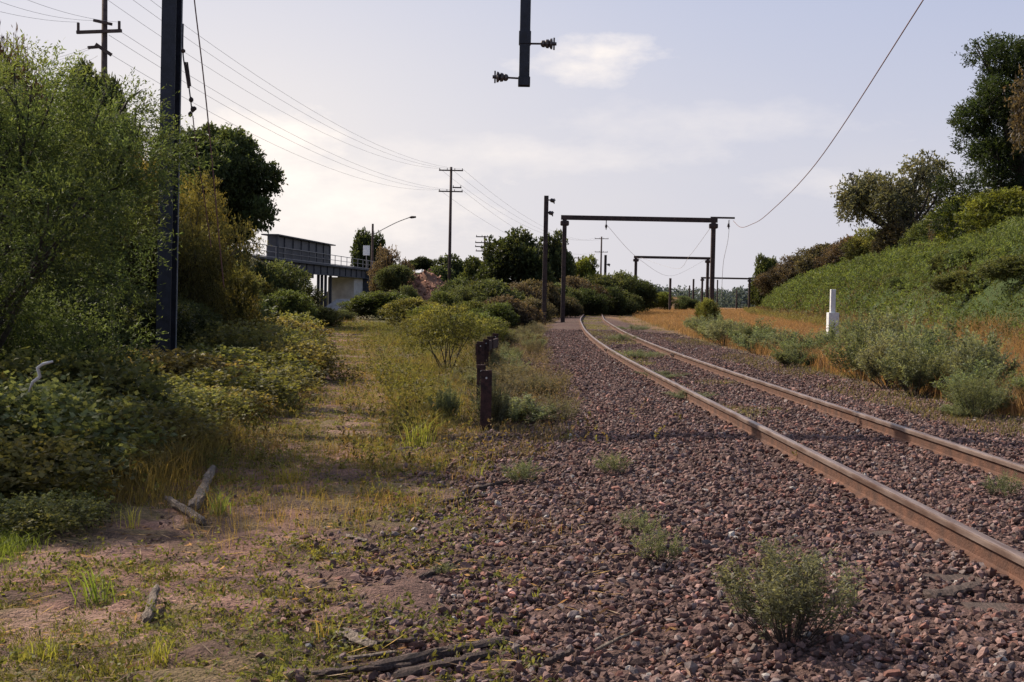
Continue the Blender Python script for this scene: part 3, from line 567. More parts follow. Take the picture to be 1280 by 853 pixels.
def footscrub(n, seed, d0, d1, hh, color, label):
    r = np.random.default_rng(seed); yv = 15*(260/15)**(r.random(n)**.85); x = foot(yv)+r.uniform(d0, d1, n); k = fbm(x*.5, yv*.3, seed) > .40; x, yv = x[k], yv[k]; n = len(x); sc = np.clip(yv/55, .35, 2)
    O = np.stack([x, yv, T(x, yv)+.05+r.random(n)*hh*.5], 1); D = unit(np.stack([r.normal(0, .35, n), r.normal(0, .35, n), np.ones(n)], 1))
    V, t = sprays(r, O, D, hh*r.uniform(.5, 1.1, n), 8, .07, .02, .1, .6, r.normal(.5, .2, n)); V = V.reshape(n, -1, 4, 3); b = V[:, :, :1]; V = (b+(V-b)*sc[:, None, None, None]).reshape(-1, 3)
    o = tag(link('dry_scrub', mesh_np('dry_scrub', V, quads(len(V)//4), tint=np.clip(t, 0, 1), mat=M_leaf)), label, 'scrub', kind='stuff'); o.color = (*color, 1)
footscrub(9000, 61, .2, 4.5, .7, (.12, .075, .05), 'reddish brown dead stems mixed into the lowest part of the green hillside')
footscrub(5000, 62, -2.2, 1.2, .5, (.15, .14, .06), 'dull green stems scattered through the orange grass')
# ---- distant wood
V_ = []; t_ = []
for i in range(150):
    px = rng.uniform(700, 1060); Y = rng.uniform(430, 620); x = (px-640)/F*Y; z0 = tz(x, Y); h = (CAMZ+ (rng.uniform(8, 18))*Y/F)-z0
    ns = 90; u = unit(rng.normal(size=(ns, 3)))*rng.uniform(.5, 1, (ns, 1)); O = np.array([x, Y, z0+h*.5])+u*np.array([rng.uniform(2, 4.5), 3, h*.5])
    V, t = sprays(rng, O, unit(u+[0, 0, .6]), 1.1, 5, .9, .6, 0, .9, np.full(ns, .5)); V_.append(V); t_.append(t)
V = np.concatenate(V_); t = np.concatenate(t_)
o = tag(link('distant_wood', mesh_np('distant_wood', V, quads(len(V)//4), tint=np.clip(t, 0, 1), mat=M_leaf)), 'hazy blue-grey line of far-off trees beyond the gantries', 'woodland', kind='stuff'); o.color = (.075, .10, .125, 1)  # aerial haze is put into this blue-grey leaf colour
# ------------------------------------------------------------------ grass
def blades(rng, x, y, h, w, lean, nb, tintf, r=.05):
    n = len(x); X = np.repeat(x, nb)+rng.normal(0, 1, n*nb)*np.repeat(r*np.ones(n), nb); Y = np.repeat(y, nb)+rng.normal(0, 1, n*nb)*np.repeat(r*np.ones(n), nb); N = n*nb
    H = np.repeat(h, nb)*rng.uniform(.45, 1.15, N); a = rng.uniform(0, 6.28, N); ln = lean*H*rng.uniform(.2, 1.4, N); a2 = rng.uniform(0, 6.28, N); w = np.repeat(w*np.ones(n), nb)
    dx = np.cos(a)*ln; dy = np.sin(a)*ln; wx = np.cos(a2)*w*.5; wy = np.sin(a2)*w*.5; wx = wx*np.ones(N); wy = wy*np.ones(N); z = T(X, Y)-.01
    p0 = np.stack([X-wx, Y-wy, z], 1); p1 = np.stack([X+wx, Y+wy, z], 1); m0 = np.stack([X+dx*.35+wx*.7, Y+dy*.35+wy*.7, z+H*.6], 1); m1 = np.stack([X+dx*.35-wx*.7, Y+dy*.35-wy*.7, z+H*.6], 1); tp = np.stack([X+dx, Y+dy, z+H*(1-.25*lean)], 1)
    V = np.stack([p0, p1, m0, m1, m0, tp, tp+[0, 0, .0005], m1], 1).reshape(-1, 3)
    return V, np.repeat(np.repeat(tintf, nb)+rng.normal(0, .12, N), 8)
def grassobj(name, x, y, h, w, lean, nb, color, label, cat, r=.05, seed=1):
    rng = np.random.default_rng(seed); V, t = blades(rng, x, y, h, w, lean, nb, rng.normal(.5, .15, len(x)), r)
    o = tag(link(name, mesh_np(name, V, quads(len(V)//4), tint=np.clip(t, 0, 1), mat=M_grass)), label, cat, kind='stuff'); o.color = (*color, 1); return o
def scat(n, y0, y1, f, seed, pw=1.0):
    r = np.random.default_rng(seed); y = y0*(y1/y0)**(r.random(n)**pw); x = f[0](y)+r.random(n)*(f[1](y)-f[0](y)); return x, y, r
# short green-yellow turf on the old trackbed
x, y, r = scat(26000, 4.2, 70, (lambda y: oldtrack(y)-2.6-.02*y, lambda y: np.minimum(oldtrack(y)+3.0, XC(y)-3.2)), 5)
k = (fbm(x*.8, y*.8, 31)*.6+fbm(x*2.2, y*2.2, 61)*.4 > .515+.09*np.exp(-((x-oldtrack(y))/.6)**2)*(y > 8)-.06*ss(9, 14, y)-.05*ss(16, 24, y)) & (-(x-XC(y)) > (np.interp(y, [4, 12, 16, 28, 60], [4.7, 4.5, 4.0, 3.6, 3.3]))-.3) ; x, y = x[k], y[k]
grassobj('grass', x, y, .02+.045*fbm(x*.8, y*.8, 91)+.0012*y, .005+.00012*y, 1.1, 9, (.135, .145, .045), 'short yellow-green grass patches on the old trackbed', 'grass', .06, 5)
x, y, r = scat(7000, 5, 60, (lambda y: oldtrack(y)-3.2-.02*y, lambda y: np.minimum(oldtrack(y)+3.4, XC(y)-3.4)), 6)
k = (fbm(x*.6, y*.6, 131) > .54) & (y > 7.5+2*r.random(len(x))); x, y = x[k], y[k]
grassobj('dry_grass', x, y, .10+.16*fbm(x*.9, y*.9, 92), .0035+0*y, .6, 9, (.22, .165, .07), 'thin straw-coloured grass stalks among the green', 'grass', .07, 6)
x, y, r = scat(9000, 4.2, 60, (lambda y: oldtrack(y)-3.0-.03*y, lambda y: oldtrack(y)-1.0-.03*y), 8)
k = fbm(x*1.1, y*1.1, 141) > .42; x, y = x[k], y[k]
grassobj('bank_grass', x, y, .08+.2*fbm(x*.9, y*.9, 95), .006, .7, 9, (.13, .17, .04), 'taller green grass along the foot of the left brambles', 'grass', .07, 7)
x, y, r = scat(7000, 13, 75, (lambda y: oldtrack(y)+.9+.01*y, lambda y: XC(y)-3.6), 26)
k = (fbm(x*.7, y*.45, 231) > .50) & (r.random(len(x)) < .8) & (x-XC(y) < -4.4); x, y = x[k], y[k]
grassobj('tall_weeds', x, y, .08+.28*ss(.4, .7, fbm(x*.7, y*.5, 232)), .006+.00015*y, .7, 8, (.15, .14, .055), 'knee-high yellow-green weeds between the old track and the rusty posts', 'weeds', .10, 26)
x, y, r = scat(7000, 9, 70, (lambda y: oldtrack(y)-3.6-.02*y, lambda y: oldtrack(y)-.8), 27)
k = fbm(x*.7, y*.5, 233) > .32; x, y = x[k], y[k]
grassobj('tall_weeds', x, y, .12+.35*ss(.4, .7, fbm(x*.7, y*.5, 234)), .006+.00015*y, .7, 8, (.17, .135, .055), 'straggly yellow-brown weeds along the left edge of the old track', 'weeds', .10, 27)
r = np.random.default_rng(28); n = 4600; y = 13.5*(70/13.5)**r.random(n); sd = r.random(n) < .6; x = np.where(sd, oldtrack(y)+.8+r.random(n)*np.maximum(XC(y)-4.2-oldtrack(y), .3), oldtrack(y)-.7-r.random(n)*3); k = (fbm(x*.9, y*.6, 251) > .44) & (x-XC(y) < -4.5) & ((y > 19) | (x < oldtrack(y)+1.6)); x, y = x[k], y[k]; n = len(x)
O = np.stack([x, y, T(x, y)+.03], 1); D = unit(np.stack([r.normal(0, .5, n), r.normal(0, .5, n), np.ones(n)], 1))
V, t = sprays(r, O, D, r.uniform(.15, .55, n), 14, .055, .024, .1, .9, r.normal(.45, .18, n))
o = tag(link('leafy_weeds', mesh_np('leafy_weeds', V, quads(len(V)//4), tint=np.clip(t, 0, 1), mat=M_leaf)), 'leafy olive weeds crowding both sides of the old track', 'weeds', kind='stuff'); o.color = (.12, .12, .04, 1)
# sandy orange grass on the right
x, y, r = scat(22000, 15, 260, (lambda y: np.maximum(7.6, XC(y)+4.0), lambda y: foot(y)+1.8), 9, .9)
grassobj('orange_grass', x, y, .3+.4*fbm(x*.5, y*.5, 96)*(y < 60)+.1, .012+0*y, .55, 9, (.235, .15, .095), 'tall dry orange grass at the foot of the hillside', 'grass', .16, 8)
# sparse weeds through the ballast shoulders
x, y, r = scat(5200, 12, 130, (lambda y: XC(y)-5.2, lambda y: XC(y)-1.6), 10)
k = (fbm(x*.5, y*.35, 77) > .45) & (x-XC(y) < -2.5-.5*(y < 22)); x, y = x[k], y[k]
grassobj('shoulder_weeds', x, y, .09+.14*fbm(x*.9, y*.9, 97), .007, .6, 9, (.13, .11, .075), 'dry greyish weeds along the left ballast shoulder', 'weeds', .09, 9)
x, y, r = scat(5000, 14, 150, (lambda y: XC(y)-.7, lambda y: XC(y)+.7), 11)
k = fbm(x*.5, y*.35, 177) > .50; x, y = x[k], y[k]
grassobj('track_weeds', x, y, .05+.08*fbm(x*.9, y*.9, 98), .006, .7, 8, (.17, .17, .085), 'low weeds between the two rails', 'weeds', .08, 10)
x, y, r = scat(2600, 15, 150, (lambda y: XC(y)+2.2, lambda y: XC(y)+4.8), 12)
k = fbm(x*.6, y*.4, 187) > .48; x, y = x[k], y[k]
grassobj('verge_weeds', x, y, .08+.16*fbm(x*.9, y*.9, 99), .007, .6, 8, (.14, .13, .065), 'yellowish weeds on the verge right of the right rail', 'weeds', .09, 11)
# leafy creeping weeds in the foreground
r = np.random.default_rng(14); n = 6000; y = 4.3*(30/4.3)**r.random(n); x = oldtrack(y)+r.uniform(-2.8, 1.7, n); k = fbm(x*1.2, y*1.2, 151) > .5; x, y = x[k], y[k]; n = len(x)
O = np.stack([x, y, T(x, y)+.005], 1); D = unit(np.stack([r.normal(0, 1, n), r.normal(0, 1, n), r.uniform(.1, .8, n)], 1))
V, t = sprays(r, O, D, r.uniform(.08, .26, n), 12, .029, .014, .1, .9, r.normal(.5, .18, n))
o = tag(link('creeping_weeds', mesh_np('creeping_weeds', V, quads(len(V)//4), tint=np.clip(t, 0, 1), mat=M_leaf)), 'small leafy creeping weeds over the pinkish dirt', 'weeds', kind='stuff'); o.color = (.13, .14, .045, 1)
for nm_, sd, n, cc, hh in (('path_weeds', 71, 3400, (.13, .125, .045), .26), ('rank_weeds', 72, 2600, (.17, .125, .06), .38)):
    r = np.random.default_rng(sd); y = 10.5*(75/10.5)**r.random(n); x = oldtrack(y)+r.normal(0, 1.5, n)-.2; k = (fbm(x*1.1, y*.8, sd) > .50) & (np.abs(x-oldtrack(y)) > .25*r.random(n)+.1); x, y = x[k], y[k]; n = len(x)
    O = np.stack([x, y, T(x, y)], 1); D = unit(np.stack([r.normal(0, .55, n), r.normal(0, .55, n), np.ones(n)], 1))
    V, t = sprays(r, O, D, hh*r.uniform(.25, 1, n), 13, .045, .017, .15, .8, r.normal(.45, .2, n))
    o = tag(link(nm_, mesh_np(nm_, V, quads(len(V)//4), tint=np.clip(t, 0, 1), mat=M_leaf)), 'green leafy weeds invading the old trackbed' if sd == 71 else 'brownish rank weeds standing along the old trackbed', 'weeds', kind='stuff'); o.color = (*cc, 1)
# fallen leaves/twig litter
r = np.random.default_rng(15); n = 5000; y = 3.6*(26/3.6)**r.random(n); x = oldtrack(y)+r.uniform(-3, 2.6, n)
O = np.stack([x, y, T(x, y)+.012], 1); D = unit(np.stack([r.normal(0, 1, n), r.normal(0, 1, n), r.normal(.05, .12, n)], 1))
V, t = sprays(r, O, D, .02, 1, .06, .012, 0, .15, r.normal(.5, .3, n))
o = tag(link('leaf_litter', mesh_np('leaf_litter', V, quads(len(V)//4), tint=np.clip(t, 0, 1), mat=M_leaf)), 'dry brown leaf and bark litter on the dirt', 'litter', kind='stuff'); o.color = (.26, .17, .13, 1)
r = np.random.default_rng(16); n = 9000; y = 3.8*(30/3.8)**r.random(n); x = oldtrack(y)+r.uniform(-3.2, 2.4, n); k = fbm(x*1.4, y*1.4, 161) > .45; x, y = x[k], y[k]; n = len(x)
O = np.stack([x, y, T(x, y)+.018], 1); D = unit(np.stack([r.normal(0, 1, n), r.normal(0, 1, n), r.normal(.0, .10, n)], 1))
V, t = sprays(r, O, D, .01, 1, .13, .0045, 0, .12, r.normal(.5, .3, n))
o = tag(link('dead_straw', mesh_np('dead_straw', V, quads(len(V)//4), tint=np.clip(t, 0, 1), mat=M_leaf)), 'pale dead straw lying flat on the dirt', 'straw', kind='stuff'); o.color = (.30, .23, .16, 1)
# single grass tufts that stand out
def tuft(px, py, hpx, wpx, color, label, seed, nb=26, w=.006, lean=.6):
    Y = F*CAMZ/(py-372-.0192*(px-640)); x = (px-640)/F*Y; rng = np.random.default_rng(seed)
    V, t = blades(rng, np.array([x]), np.array([Y]), np.array([hpx*Y/F]), w, lean, nb, np.array([.6]), wpx*Y/F*.18)
    z = tz(x, Y); V = V-np.array([x, Y, z]); o = link('grass_tuft', mesh_np('grass_tuft', V, quads(len(V)//4), tint=np.clip(t, 0, 1), mat=M_grass)); o.location = (x, Y, z); o.color = (*color, 1)
    return tag(o, label, 'grass tuft')
tuft(166, 664, 42, 36, (.27, .26, .07), 'bright yellow-green grass tuft left of the grey logs', 1)
tuft(276, 645, 46, 30, (.16, .2, .06), 'leafy green tuft just right of the grey logs', 2, 30, .01)
tuft(122, 755, 60, 50, (.15, .2, .045), 'green grass tuft with one tall blade in the left foreground', 3, 30, .008)
tuft(524, 562, 46, 44, (.17, .19, .05), 'bushy green grass tuft on the track left of the rusty posts', 4, 70, .01)
tuft(205, 835, 46, 60, (.19, .19, .05), 'low grass tuft at the bottom left', 5, 40)
tuft(60, 830, 40, 90, (.19, .2, .05), 'grass tuft at the bottom left corner', 6, 60)
tuft(632, 800, 26, 7, (.26, .28, .06), 'small bright grass sprig on the ballast beside the fallen timbers', 7, 8)
tuft(680, 752, 24, 14, (.24, .26, .06), 'small grass sprig on the open ballast', 8, 6)
tuft(602, 600, 26, 30, (.2, .22, .05), 'thin grass sprigs on the ballast edge below the posts', 9, 12)
tuft(365, 605, 38, 70, (.22, .2, .05), 'wide dry grass clump in the middle of the track', 10, 80)
tuft(410, 800, 40, 50, (.2, .16, .06), 'brownish seeding weed beside the pale plank', 11, 24)
# ------------------------------------------------------------------ steelwork
def hsec(mb, x, y, z0, z1, bf, dp, tw=.014, lean=0):
    def bx(cx, cy, sx, sy):
        q = Matrix.Rotation(lean, 3, 'Y'); c = Vector((x, y, z0))+q @ Vector((cx, cy, (z1-z0)/2)); mb.box(c, (sx, sy, z1-z0), M=q)
    bx(0, -dp/2, bf, tw); bx(0, dp/2, bf, tw); bx(0, 0, tw, dp-tw)
def insulator(p, d, parent, s=1.0):
    p = Vector(p); d = Vector(d).normalized(); m = MB()
    m.tube([p, p+d*.26*s], .016*s, 6)
    o = m.build('insulator', M_brown, parent); k = MB()
    pr = [(.18, .03), (.20, .055), (.24, .06), (.25, .045), (.27, .07), (.31, .075), (.32, .05), (.34, .085), (.37, .09), (.38, .03), (.44, .028)]
    k.tube([p+d*a*s for a, _ in pr], [b*s for _, b in pr], 12); k.build('insulator_shed', M_ins, o)
    b = MB(); b.tube([p+d*.40*s+Vector((0, 0, -.10*s)), p+d*.40*s+Vector((0, 0, .10*s))], .014*s, 6); b.build('clamp', M_ins, o); return o
# near gantry
GY = 19.0; bl = at(209, 300, GY).x
g = empty('overhead_gantry', (0, 0, 0), label='nearest dark steel gantry, mast rising through the wattle, hanging arm at the top', cat='gantry', group='portal gantries over the railway')
m = MB(); hsec(m, bl-.02, GY, -.3, 7.35, .225, .30, .016, lean=R(.55)); m.build('mast', M_steel, g)
m = MB().box((0, 0, 0), (.0165, .0165, 7.4)); 
q = Matrix.Rotation(R(.55), 3, 'Y'); c0 = Vector((bl-.02, GY, -.3))+q @ Vector((.225/2+.006, .15, 3.82)); MB().box(c0, (.012, .045, 7.6), M=q).build('mast_lit_edge', M_steel_lit, g)  # pale bar painting the sunlit edge of the rear flange
c0 = Vector((bl-.02, GY, -.3))+q @ Vector((.225/2+.003, -.15, 3.82)); 
m = MB(); hsec(m, 9.1, GY, -.1, 11.2, .26, .30); m.build('mast', M_steel, g)
MB().box((0, GY, 7.30), (18.8, .30, .34)).build('beam', M_steel, g, .01)  # left end beyond the mast is unseen, added to lengthen the ground shadow
a = at(655, 108, GY); tpz = 7.14
m = MB().box((a.x, GY, (tpz+a.z)/2), (.165, .15, tpz-a.z)); arm = m.build('hanging_arm', M_steel, g, .012)
MB().box((a.x, GY, a.z+.07), (.19, .18, .14)).build('end_cap', M_steel, arm, .01)
zz1 = at(655, 48, GY).z; MB().box((a.x, GY, zz1), (.19, .18, .2)).build('collar', M_steel, arm, .01)
insulator((a.x+.08, GY, at(670, 55, GY).z), (1, -.1, -.01), arm, .95); insulator((a.x-.08, GY, at(640, 98, GY).z), (-1, -.1, .02), arm, .95)
# hanging cables by the near mast
def cable(name, pts, r, mat, label, cat='cable', n=5, group=None):
    return tag(MB().tube(pts, r, n).build(name, mat, smooth=True), label, cat, group)
def smooth_pts(P, k=8):
    P = [Vector(p) for p in P]; out = []
    for i in range(len(P)-1):
        p0 = P[max(i-1, 0)]; p1 = P[i]; p2 = P[i+1]; p3 = P[min(i+2, len(P)-1)]
        for j in range(k):
            t = j/k; out.append(.5*((2*p1)+(p2-p0)*t+(2*p0-5*p1+4*p2-p3)*t*t+(-p0+3*p1-3*p2+p3)*t**3))
    out.append(P[-1]); return out
cable('hanging_cable', smooth_pts([at(240, -30, 19.2), at(244, 10, 19.2), at(253, 85, 19.3), at(262, 170, 19.4), at(274, 300, 19.6), at(280, 360, 19.7)]), .011, M_copper, 'reddish cable hanging down from above beside the nearest mast')
e = empty('tension_cable', (0, 0, 0), label='tensioner chain with turnbuckle hanging from the nearest mast and trailing a thin wire', cat='cable')
pl = smooth_pts([at(229, 30, 19), at(229, 70, 18.95), at(236, 108, 18.95), at(240, 140, 18.95)])
MB().tube(pl, .012, 6).build('chain', M_steel, e)
MB().tube([at(231, 78, 18.93), at(236, 110, 18.93)], .024, 6).tube([at(234, 78, 18.93), at(238, 108, 18.93)], .016, 6).build('turnbuckle', M_brown, e)
for px, py, rr_ in ((239, 125, .05), (241, 137, .055), (238, 143, .05), (243, 136, .04), (229, 64, .04)):
    p = at(px, py, 18.94); MB().tube([p+Vector((-.03, 0, 0)), p, p+Vector((.03, 0, 0))], [rr_*.5, rr_, rr_*.5], 8).build('shackle', M_brown, e)
MB().tube(smooth_pts([at(241, 145, 18.95), at(246, 190, 19), at(255, 245, 19.2), at(264, 310, 19.4)]), .009, 5).build('trailing_wire', M_copper, e)
# distant gantries
def gantry(x0, x1, Y, ztop, label, w=.28, rise=0, outrig=None, drops=()):
    g = empty('overhead_gantry', (0, 0, 0), label=label, cat='gantry', group='portal gantries over the railway')
    w *= .84
    for x in (x0, x1):
        z = tz(x, Y); m = MB(); m.box((x, Y, (z-.2+ztop)/2), (w*.9, w, ztop-z+.2)); ms = m.build('mast', M_brown, g)
        MB().box((x, Y, ztop-.32), (w*1.9, w*1.3, .34)).build('bracket', M_brown, ms, .08)
    MB().box(((x0+x1)/2, Y, ztop+.06), (x1-x0+.5, w*.9, .30)).build('beam', M_brown, g)
    if outrig: MB().box((x1+outrig/2, Y+.02, ztop+.24), (outrig+.4, .12, .12)).build('outrigger', M_brown, g)
    for x in drops:
        d = MB(); d.tube([(x, Y, ztop-.05), (x, Y, ztop-.7)], [.03, .03], 6); d.tube([(x, Y, ztop-.35), (x, Y, ztop-.45), (x, Y, ztop-.6)], [.05, .09, .05], 8); d.build('dropper', M_ins, g)
    return g
A = at(706, 273, 80); B = at(892, 277, 80)
g1 = gantry(A.x, B.x, 80, (A.z+B.z)/2, 'first distant gantry, widest of the three, with an outrigger on its right leg', .36, outrig=1.2, drops=((at(758, 270, 80).x),))
insulator((B.x+1.0, 80, B.z+.1), (0, 0, -1), g1, 1.2)
A = at(795, 323, 145); B = at(885, 323, 145); gantry(A.x, B.x, 145, (A.z+B.z)/2, 'second distant gantry, seen under the widest one', .42)
A = at(878, 348, 215); B = at(937, 349, 215); gantry(A.x, B.x, 215, (A.z+B.z)/2, 'third and farthest gantry, smallest, beside the end of the hill', .42, outrig=1.0)
def mast(px, ptop, Y, label, w=.3, arms=()):
    a = at(px, ptop, Y); z = tz(a.x, Y)
    g = empty('overhead_mast', (a.x, Y, z), label=label, cat='mast')
    p = MB().box((0, 0, (a.z-z)/2-.1), (w*.8, w, a.z-z+.2)).build('post', M_brown, g, .01)
    for dz, L in arms:
        ar = MB(); ar.box((L/2+w*.4, 0, a.z-z-dz), (L, .07, .07)); ar.build('arm', M_brown, g)
        s_ = MB(); x = L+w*.4-.08; s_.tube([(x-.25, 0, a.z-z-dz), (x-.2, 0, a.z-z-dz), (x, 0, a.z-z-dz-.05), (x+.04, 0, a.z-z-dz-.05)], [.05, .12, .12, .04], 8); s_.tube([(x, 0, a.z-z-dz-.22), (x, 0, a.z-z-dz+.1)], .035, 6); s_.build('insulator', M_ins, g)
    return g
mast(683, 245, 72, 'lone dark steel mast left of the track with two short arms near its top', .33, ((.25, .42), (1.0, .34)))
mast(757, 319, 128, 'plain mast in front of the hedge, right of the yellow-green tree', .32, ((1.0, .4),))
mast(838, 348, 185, 'slim mast past the hedge end, left one of the distant pair', .4)
mast(867, 349, 235, 'slim distant mast under the second gantry', .4)
mast(862, 357, 240, 'shortest slim mast among the distant ones', .3)
mast(897, 350, 250, 'distant mast right of the second gantry', .3)
mast(921, 363, 260, 'faint distant mast near the end of the hill', .35)
# wooden poles
def wpole(px, ptop, Y, label, r=.16, arms=(), base=None, zb=None, cat='utility pole', extras=()):
    a = at(px, ptop, Y); z = tz(a.x, Y)
    g = empty('power_pole', (a.x, Y, z), label=label, cat=cat, group='timber power and telegraph poles')
    h = a.z-z; MB().tube([(0, 0, -.3), (0, 0, h*.5), (0, 0, h)], [r*1.15, r, r*.8], 10).build('pole', M_pole, g, smooth=True)
    for dz, L, off, rz in arms:
        m = MB().box((off, -r-.05, h-dz), (L, .11, .14), rz=rz).build('crossarm', M_pole, g)
        k = MB(); n = 4 if L > 1.5 else 2
        for i in range(n):
            x = off-L/2+.08+(L-.16)*i/(n-1); x_ = x*math.cos(rz); k.tube([(x_, -r-.05+x*math.sin(rz), h-dz+.07), (x_, -r-.05+x*math.sin(rz), h-dz+.13), (x_, -r-.05+x*math.sin(rz), h-dz+.24)], [.02, .055, .04], 6)
        k.build('insulator_pins', M_ins, m)
    return g, Vector((a.x, Y, a.z))
gA, pA = wpole(131, -22, 56, 'tall timber power pole behind the left trees with angled crossarms', .155, ((.25, 2.2, 0, 0),))
hA = pA.z-gA.location.z
def arm_at(g, p, px0, py0, px1, py1, Y, w=.12):
    a = at(px0, py0, Y)-g.location; b = at(px1, py1, Y)-g.location; a.y = b.y = -.22; return MB().bar(a, b, w, w).build('crossarm', M_pole, g)
arm_at(gA, pA, 98, 42, 154, 40, 56, .14); arm_at(gA, pA, 119, 27, 142, 32, 56); 
MB().bar(at(100, 42, 56)-gA.location-Vector((0, .22, 0)), at(100, 30, 56)-gA.location-Vector((0, .22, 0)), .1, .1).build('insulator', M_pole, gA); MB().bar(at(151, 40, 56)-gA.location-Vector((0, .22, 0)), at(151, 28, 56)-gA.location-Vector((0, .22, 0)), .1, .1).build('insulator', M_pole, gA)
arm_at(gA, pA, 112, 61, 126, 60, 56); arm_at(gA, pA, 122, 57, 141, 70, 56, .16)
gB, pB = wpole(564, 209, 135, 'tall timber power pole against the sky with two crossarms', .17, ((.4, 2.7, 0, 0), (2.75, 2.7, 0, 0), (2.3, 1.0, .7, 0)))
gC, pC = wpole(606, 295, 165, 'short telegraph pole with four stacked crossarms', .14, ((.15, 2.4, 0, 0), (.95, 2.6, 0, 0), (1.5, 2.6, 0, 0), (2.1, 2.4, 0, 0)))
gD, pD = wpole(752, 296, 280, 'distant timber power pole with two crossarms above the hedge', .22, ((.5, 3.2, 0, 0), (3.6, 3.0, 0, 0)))
gE, pE = wpole(723, 321, 260, 'distant telegraph pole, only its crossarm showing over the green tree', .16, ((.3, 3.4, 0, 0),))
# power lines
def wire(p, q, sag, label, r=.009, mat=None, n=24, name='power_line', group='power lines strung between the timber poles'):
    p = Vector(p); q = Vector(q); pts = []
    for i in range(n+1):
        t = i/n; v = p.lerp(q, t); v.z -= sag*4*t*(1-t); pts.append(v)
    return tag(MB().tube(pts, r, 4).build(name, mat or M_wirepale, smooth=True), label, 'cable', group)
def armp(p, dz, x): return p+Vector((x, 0, -dz+.2))
la = 'thin power line sagging from the tall left power pole to the one against the sky'
for xa, za, xb, zb in ((-1.05, .2, -1.3, .4), (.2, .2, .2, .4), (1.05, .2, 1.3, .4)):
    wire(armp(pA, za, xa), armp(pB, zb, xb), 1.9, la, .009)
for a_, xb in ((at(151, 40, 56), 1.3), (at(136, 44, 56), 0), (at(138, 68, 56), -1.3)):
    wire(a_, armp(pB, 2.75, xb), 1.8, la, .009)
lb = 'faint power line running on to the right from the pole against the sky'
for xb in (-1.3, 0, 1.3):
    wire(armp(pB, .4, xb), armp(pD, .5, xb*1.1), 3.2, lb, .011)
for xb in (-1.3, 1.3): wire(armp(pB, 2.75, xb), armp(pD, 3.6, xb), 3.2, lb, .011)
lc = 'power line leaving the tall left power pole towards the upper left'
for (ax, ay), (bx_, by) in (((99, 28), (10, -2)), ((120, 26), (45, -3)), ((150, 28), (72, -6)), ((116, 58), (10, 68)), ((114, 61), (20, 70)), ((122, 70), (60, 79))):
    a_ = at(ax, ay, 56); b_ = at(bx_, by, 50); d = b_-a_; wire(a_, a_+d*3, .7, lc, .008)
# feeder from first distant gantry up to the near gantry
pts = smooth_pts([(14.55, 80, at(913, 276, 80).z), (14.1, 75, 6.3), (13.55, 69, 6.08), (12.8, 61, 6.1), (11.38, 45.6, 6.95), (9.9, 29.7, 9.1), (9.1, 19, 11.1)], 10)
cable('feeder_cable', pts, .017, M_copper, 'heavy reddish cable sweeping from the upper right down to the first distant gantry')
cable('contact_wire', smooth_pts([at(758, 281, 80), at(800, 325, 100), at(840, 345, 140), at(885, 323, 145)]), .012, M_wirepale, 'slack wire drooping under the second distant gantry')
cable('contact_wire', smooth_pts([at(888, 285, 80), at(862, 320, 100), at(845, 336, 130), at(800, 322, 145)]), .012, M_wirepale, 'wire running from the right leg of the first distant gantry down to the second')
cable('hanging_wire', smooth_pts([at(912, 275, 80), at(910, 300, 80), at(904, 330, 80), at(902, 372, 80)]), .015, M_wirepale, 'loose wire hanging from the outrigger of the first distant gantry')
# ------------------------------------------------------------------ bridge
def bp(s, off=0, z=0):   # s metres along the bridge
    A = Vector((-25.4, 96, 0)); B = Vector((-18.9, 166, 0)); t = (B-A).normalized(); r = Vector((t.y, -t.x, 0)); return A+t*s+r*off+Vector((0, 0, z))
bl_ = 70.3
br_ = empty('road_bridge', (0, 0, 0), label='dark steel road bridge over the old trackbed with railings', cat='bridge')
def zdeck(s): return 5.05
m = MB(); m.bar(bp(-2, 0, 4.35), bp(bl_, 0, 4.35), .35, 1.15).build('girder', M_bridge, br_)
m = MB(); m.bar(bp(-2, .32, 4.92), bp(bl_, .32, 4.92), .5, .2); m.bar(bp(-2, .25, 3.80), bp(bl_, .25, 3.80), .5, .08)
for i in range(0, 70, 3): m.bar(bp(i, .22, 3.84), bp(i, .22, 4.8), .12, .1)
m.build('girder_flange', M_bridge, br_)
MB().bar(bp(-2, -4.5, 4.7), bp(bl_, -4.5, 4.7), 8.6, .4).build('deck', M_conc, br_)
MB().bar(bp(-2, -9, 4.35), bp(bl_, -9, 4.35), .35, 1.15).build('girder', M_bridge, br_)
rl = MB()
for z_, w in ((5.1, .08), (5.6, .05), (6.15, .07)): rl.bar(bp(-2, .35, z_), bp(bl_+2, .35, z_), w, w)
for i in range(0, 74, 3): rl.bar(bp(i, .35, 5.0), bp(i, .35, 6.15), .07, .07)
rl.build('railing', M_galv, br_)
sc_ = empty('screen', (0, 0, 0)); sc_.parent = br_
bpy.data.objects.remove(sc_)
def s_of(px):
    best = min(range(0, 700), key=lambda k: abs((bp(k/10).x/bp(k/10).y*F+640+0)-px)); return best/10
s0, s1 = s_of(340), s_of(409)
zt0 = 7.25
sp = MB(); sp.bar(bp(s0, .12, 6.1), bp(s1, .12, 6.1), .1, 2.3)
scr = sp.build('screen_wall', M_bridgedk, br_)
fr = MB()
nP = 7
for i in range(nP+1): s_ = s0+(s1-s0)*i/nP; fr.bar(bp(s_, .21, 5.0), bp(s_, .21, 7.2), .12, .08)
fr.bar(bp(s0, .21, 5.7), bp(s1, .21, 5.7), .08, .08)
fr.build('frame_strip', M_bridge, scr)
MB().bar(bp(s0-.6, -.2, 7.30), bp(s1+.8, -.2, 7.30), 1.7, .12).build('screen_roof', M_steel, scr)
MB().bar(bp(s0, -.6, 6.1), bp(s0+.1, .5, 6.1), .1, 2.3).build('screen_end', M_bridgedk, scr)
